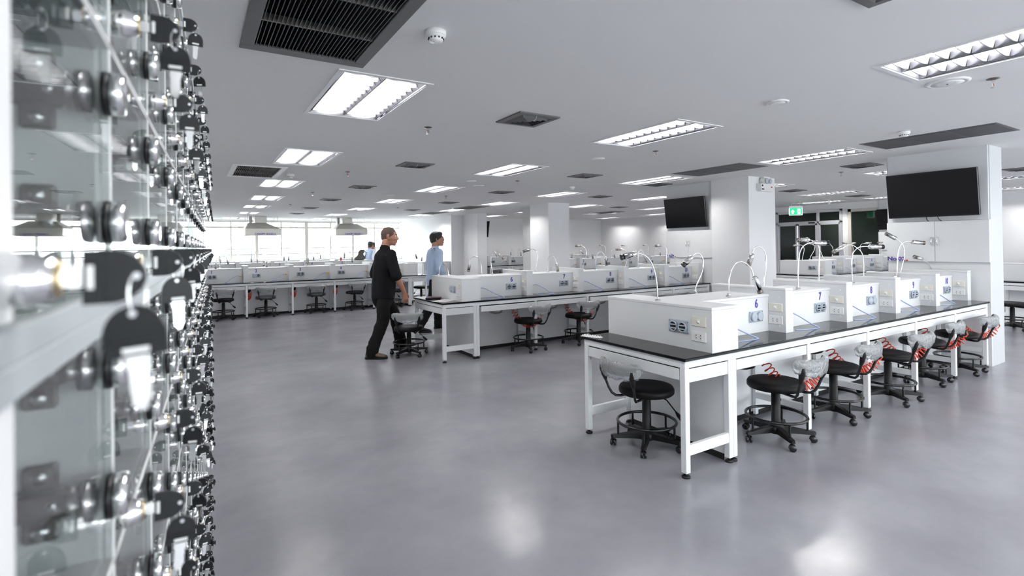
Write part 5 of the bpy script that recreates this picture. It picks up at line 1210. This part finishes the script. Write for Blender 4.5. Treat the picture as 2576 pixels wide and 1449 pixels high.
        if cloth['shoe'] == 'shoe_brown':
            q = MB()
            for j in range(5): a = .02 + j * .022; q.tube([P(a, -.03, .082 - j * .006), P(a + .008, 0, .094 - j * .008), P(a, .03, .082 - j * .006)], .0028, 5)
            q.build('laces', 'bag_grey', so_)
            q = MB(); q.tube([P(-.06, .039, .085), P(-.03, .042, .05), P(-.0, .044, .032)], .003, 5); q.tube([P(-.06, -.039, .085), P(-.03, -.042, .05), P(-.0, -.044, .032)], .003, 5); q.build('stripe', 'white_plastic', so_)
    return t
man = person('man with cropped hair in a black polo shirt and dark trousers walking past a stool', (2.185, 6.88), .02, 1.72,
    dict(spine=[(0, 0, .90), (.015, 0, 1.22), (.05, -.01, 1.435), (.10, -.015, 1.592)], head_az=-.52, head_pitch=.06, belly=.03,
         rarm=[(.05, -.205, 1.355), (.09, -.27, 1.075), (.20, -.265, .855), (.235, -.255, .675)], larm=[(.05, .205, 1.355), (-.02, .27, 1.08), (.06, .25, .86), (.09, .23, .70)],
         rpalm=(1, .1, 0), lpalm=(1, 0, 0),
         rleg=[(-.01, -.10, .86), (-.045, -.12, .48), (-.20, -.13, .085), (-.04, -.235, .03)], lleg=[(.01, .10, .86), (.21, .12, .50), (.30, .16, .12), (.50, .12, .09)]),
    dict(skin='skin', hair='crop', sleeve='short', shirt='black_cloth', trousers='charcoal_cloth', shoe='shoe_brown'))
man2 = person('man with black hair and glasses in a light blue shirt standing behind the middle bench', (3.60, 8.44), -.05, 1.70,
    dict(spine=[(0, 0, .90), (.01, 0, 1.22), (.035, 0, 1.43), (.07, 0, 1.59)], head_az=-.42, head_pitch=-.10, belly=.015,
         rarm=[(.02, -.20, 1.355), (.0, -.265, 1.07), (.16, -.22, .90), (.31, -.14, .93)], larm=[(.02, .20, 1.355), (-.01, .26, 1.07), (.16, .20, .92), (.31, .12, .95)], rpalm=(0, .3, 1), lpalm=(0, .3, 1),
         rleg=[(-.01, -.10, .86), (-.10, -.13, .48), (-.33, -.16, .09), (-.15, -.24, .03)], lleg=[(.01, .10, .86), (.08, .11, .47), (.12, .12, .085), (.32, .10, .03)]),
    dict(skin='skin_pale', hair='full', sleeve='long', shirt='blue_cloth', collar='collar_white', trousers='charcoal_cloth', shoe='black_gloss', glasses=True, lanyard=True, tucked=True, belt=True))
w3 = person('person with dark hair in a pale blue shirt leaning by the far windows', (5.22, 18.0), .1, 1.64,
    dict(spine=[(0, 0, .90), (-.02, 0, 1.2), (.06, 0, 1.43), (.08, 0, 1.59)], head_az=.9, rarm=[(.02, -.20, 1.355), (-.08, -.26, 1.10), (-.04, -.32, .90), (.0, -.34, .76)], larm=[(.02, .20, 1.355), (.1, .26, 1.08), (.24, .2, 1.0), (.36, .16, 1.0)],
         rleg=[(0, -.10, .86), (0, -.11, .47), (-.03, -.12, .085), (.16, -.14, .03)], lleg=[(0, .10, .86), (.04, .11, .47), (.04, .12, .085), (.24, .12, .03)]),
    dict(skin='skin_pale', hair='bun', sleeve='long', shirt='blue_cloth', trousers='charcoal_cloth', shoe='black_gloss', tucked=True))
w4 = person('person half hidden behind the one in pale blue by the far windows', (5.62, 18.75), PI, 1.62,
    dict(spine=[(0, 0, .90), (0, 0, 1.2), (.02, 0, 1.43), (.05, 0, 1.59)], head_az=.5, rarm=[(.02, -.20, 1.355), (.02, -.25, 1.08), (.1, -.24, .86), (.14, -.23, .70)], larm=[(.02, .20, 1.355), (.02, .25, 1.08), (.1, .24, .86), (.14, .23, .70)],
         rleg=[(0, -.10, .86), (0, -.11, .47), (-.03, -.12, .085), (.16, -.14, .03)], lleg=[(0, .10, .86), (.04, .11, .47), (.04, .12, .085), (.24, .12, .03)]),
    dict(skin='skin', hair='full', sleeve='short', shirt='collar_white', trousers='charcoal_cloth', shoe='black_gloss', glasses=True, tucked=True))
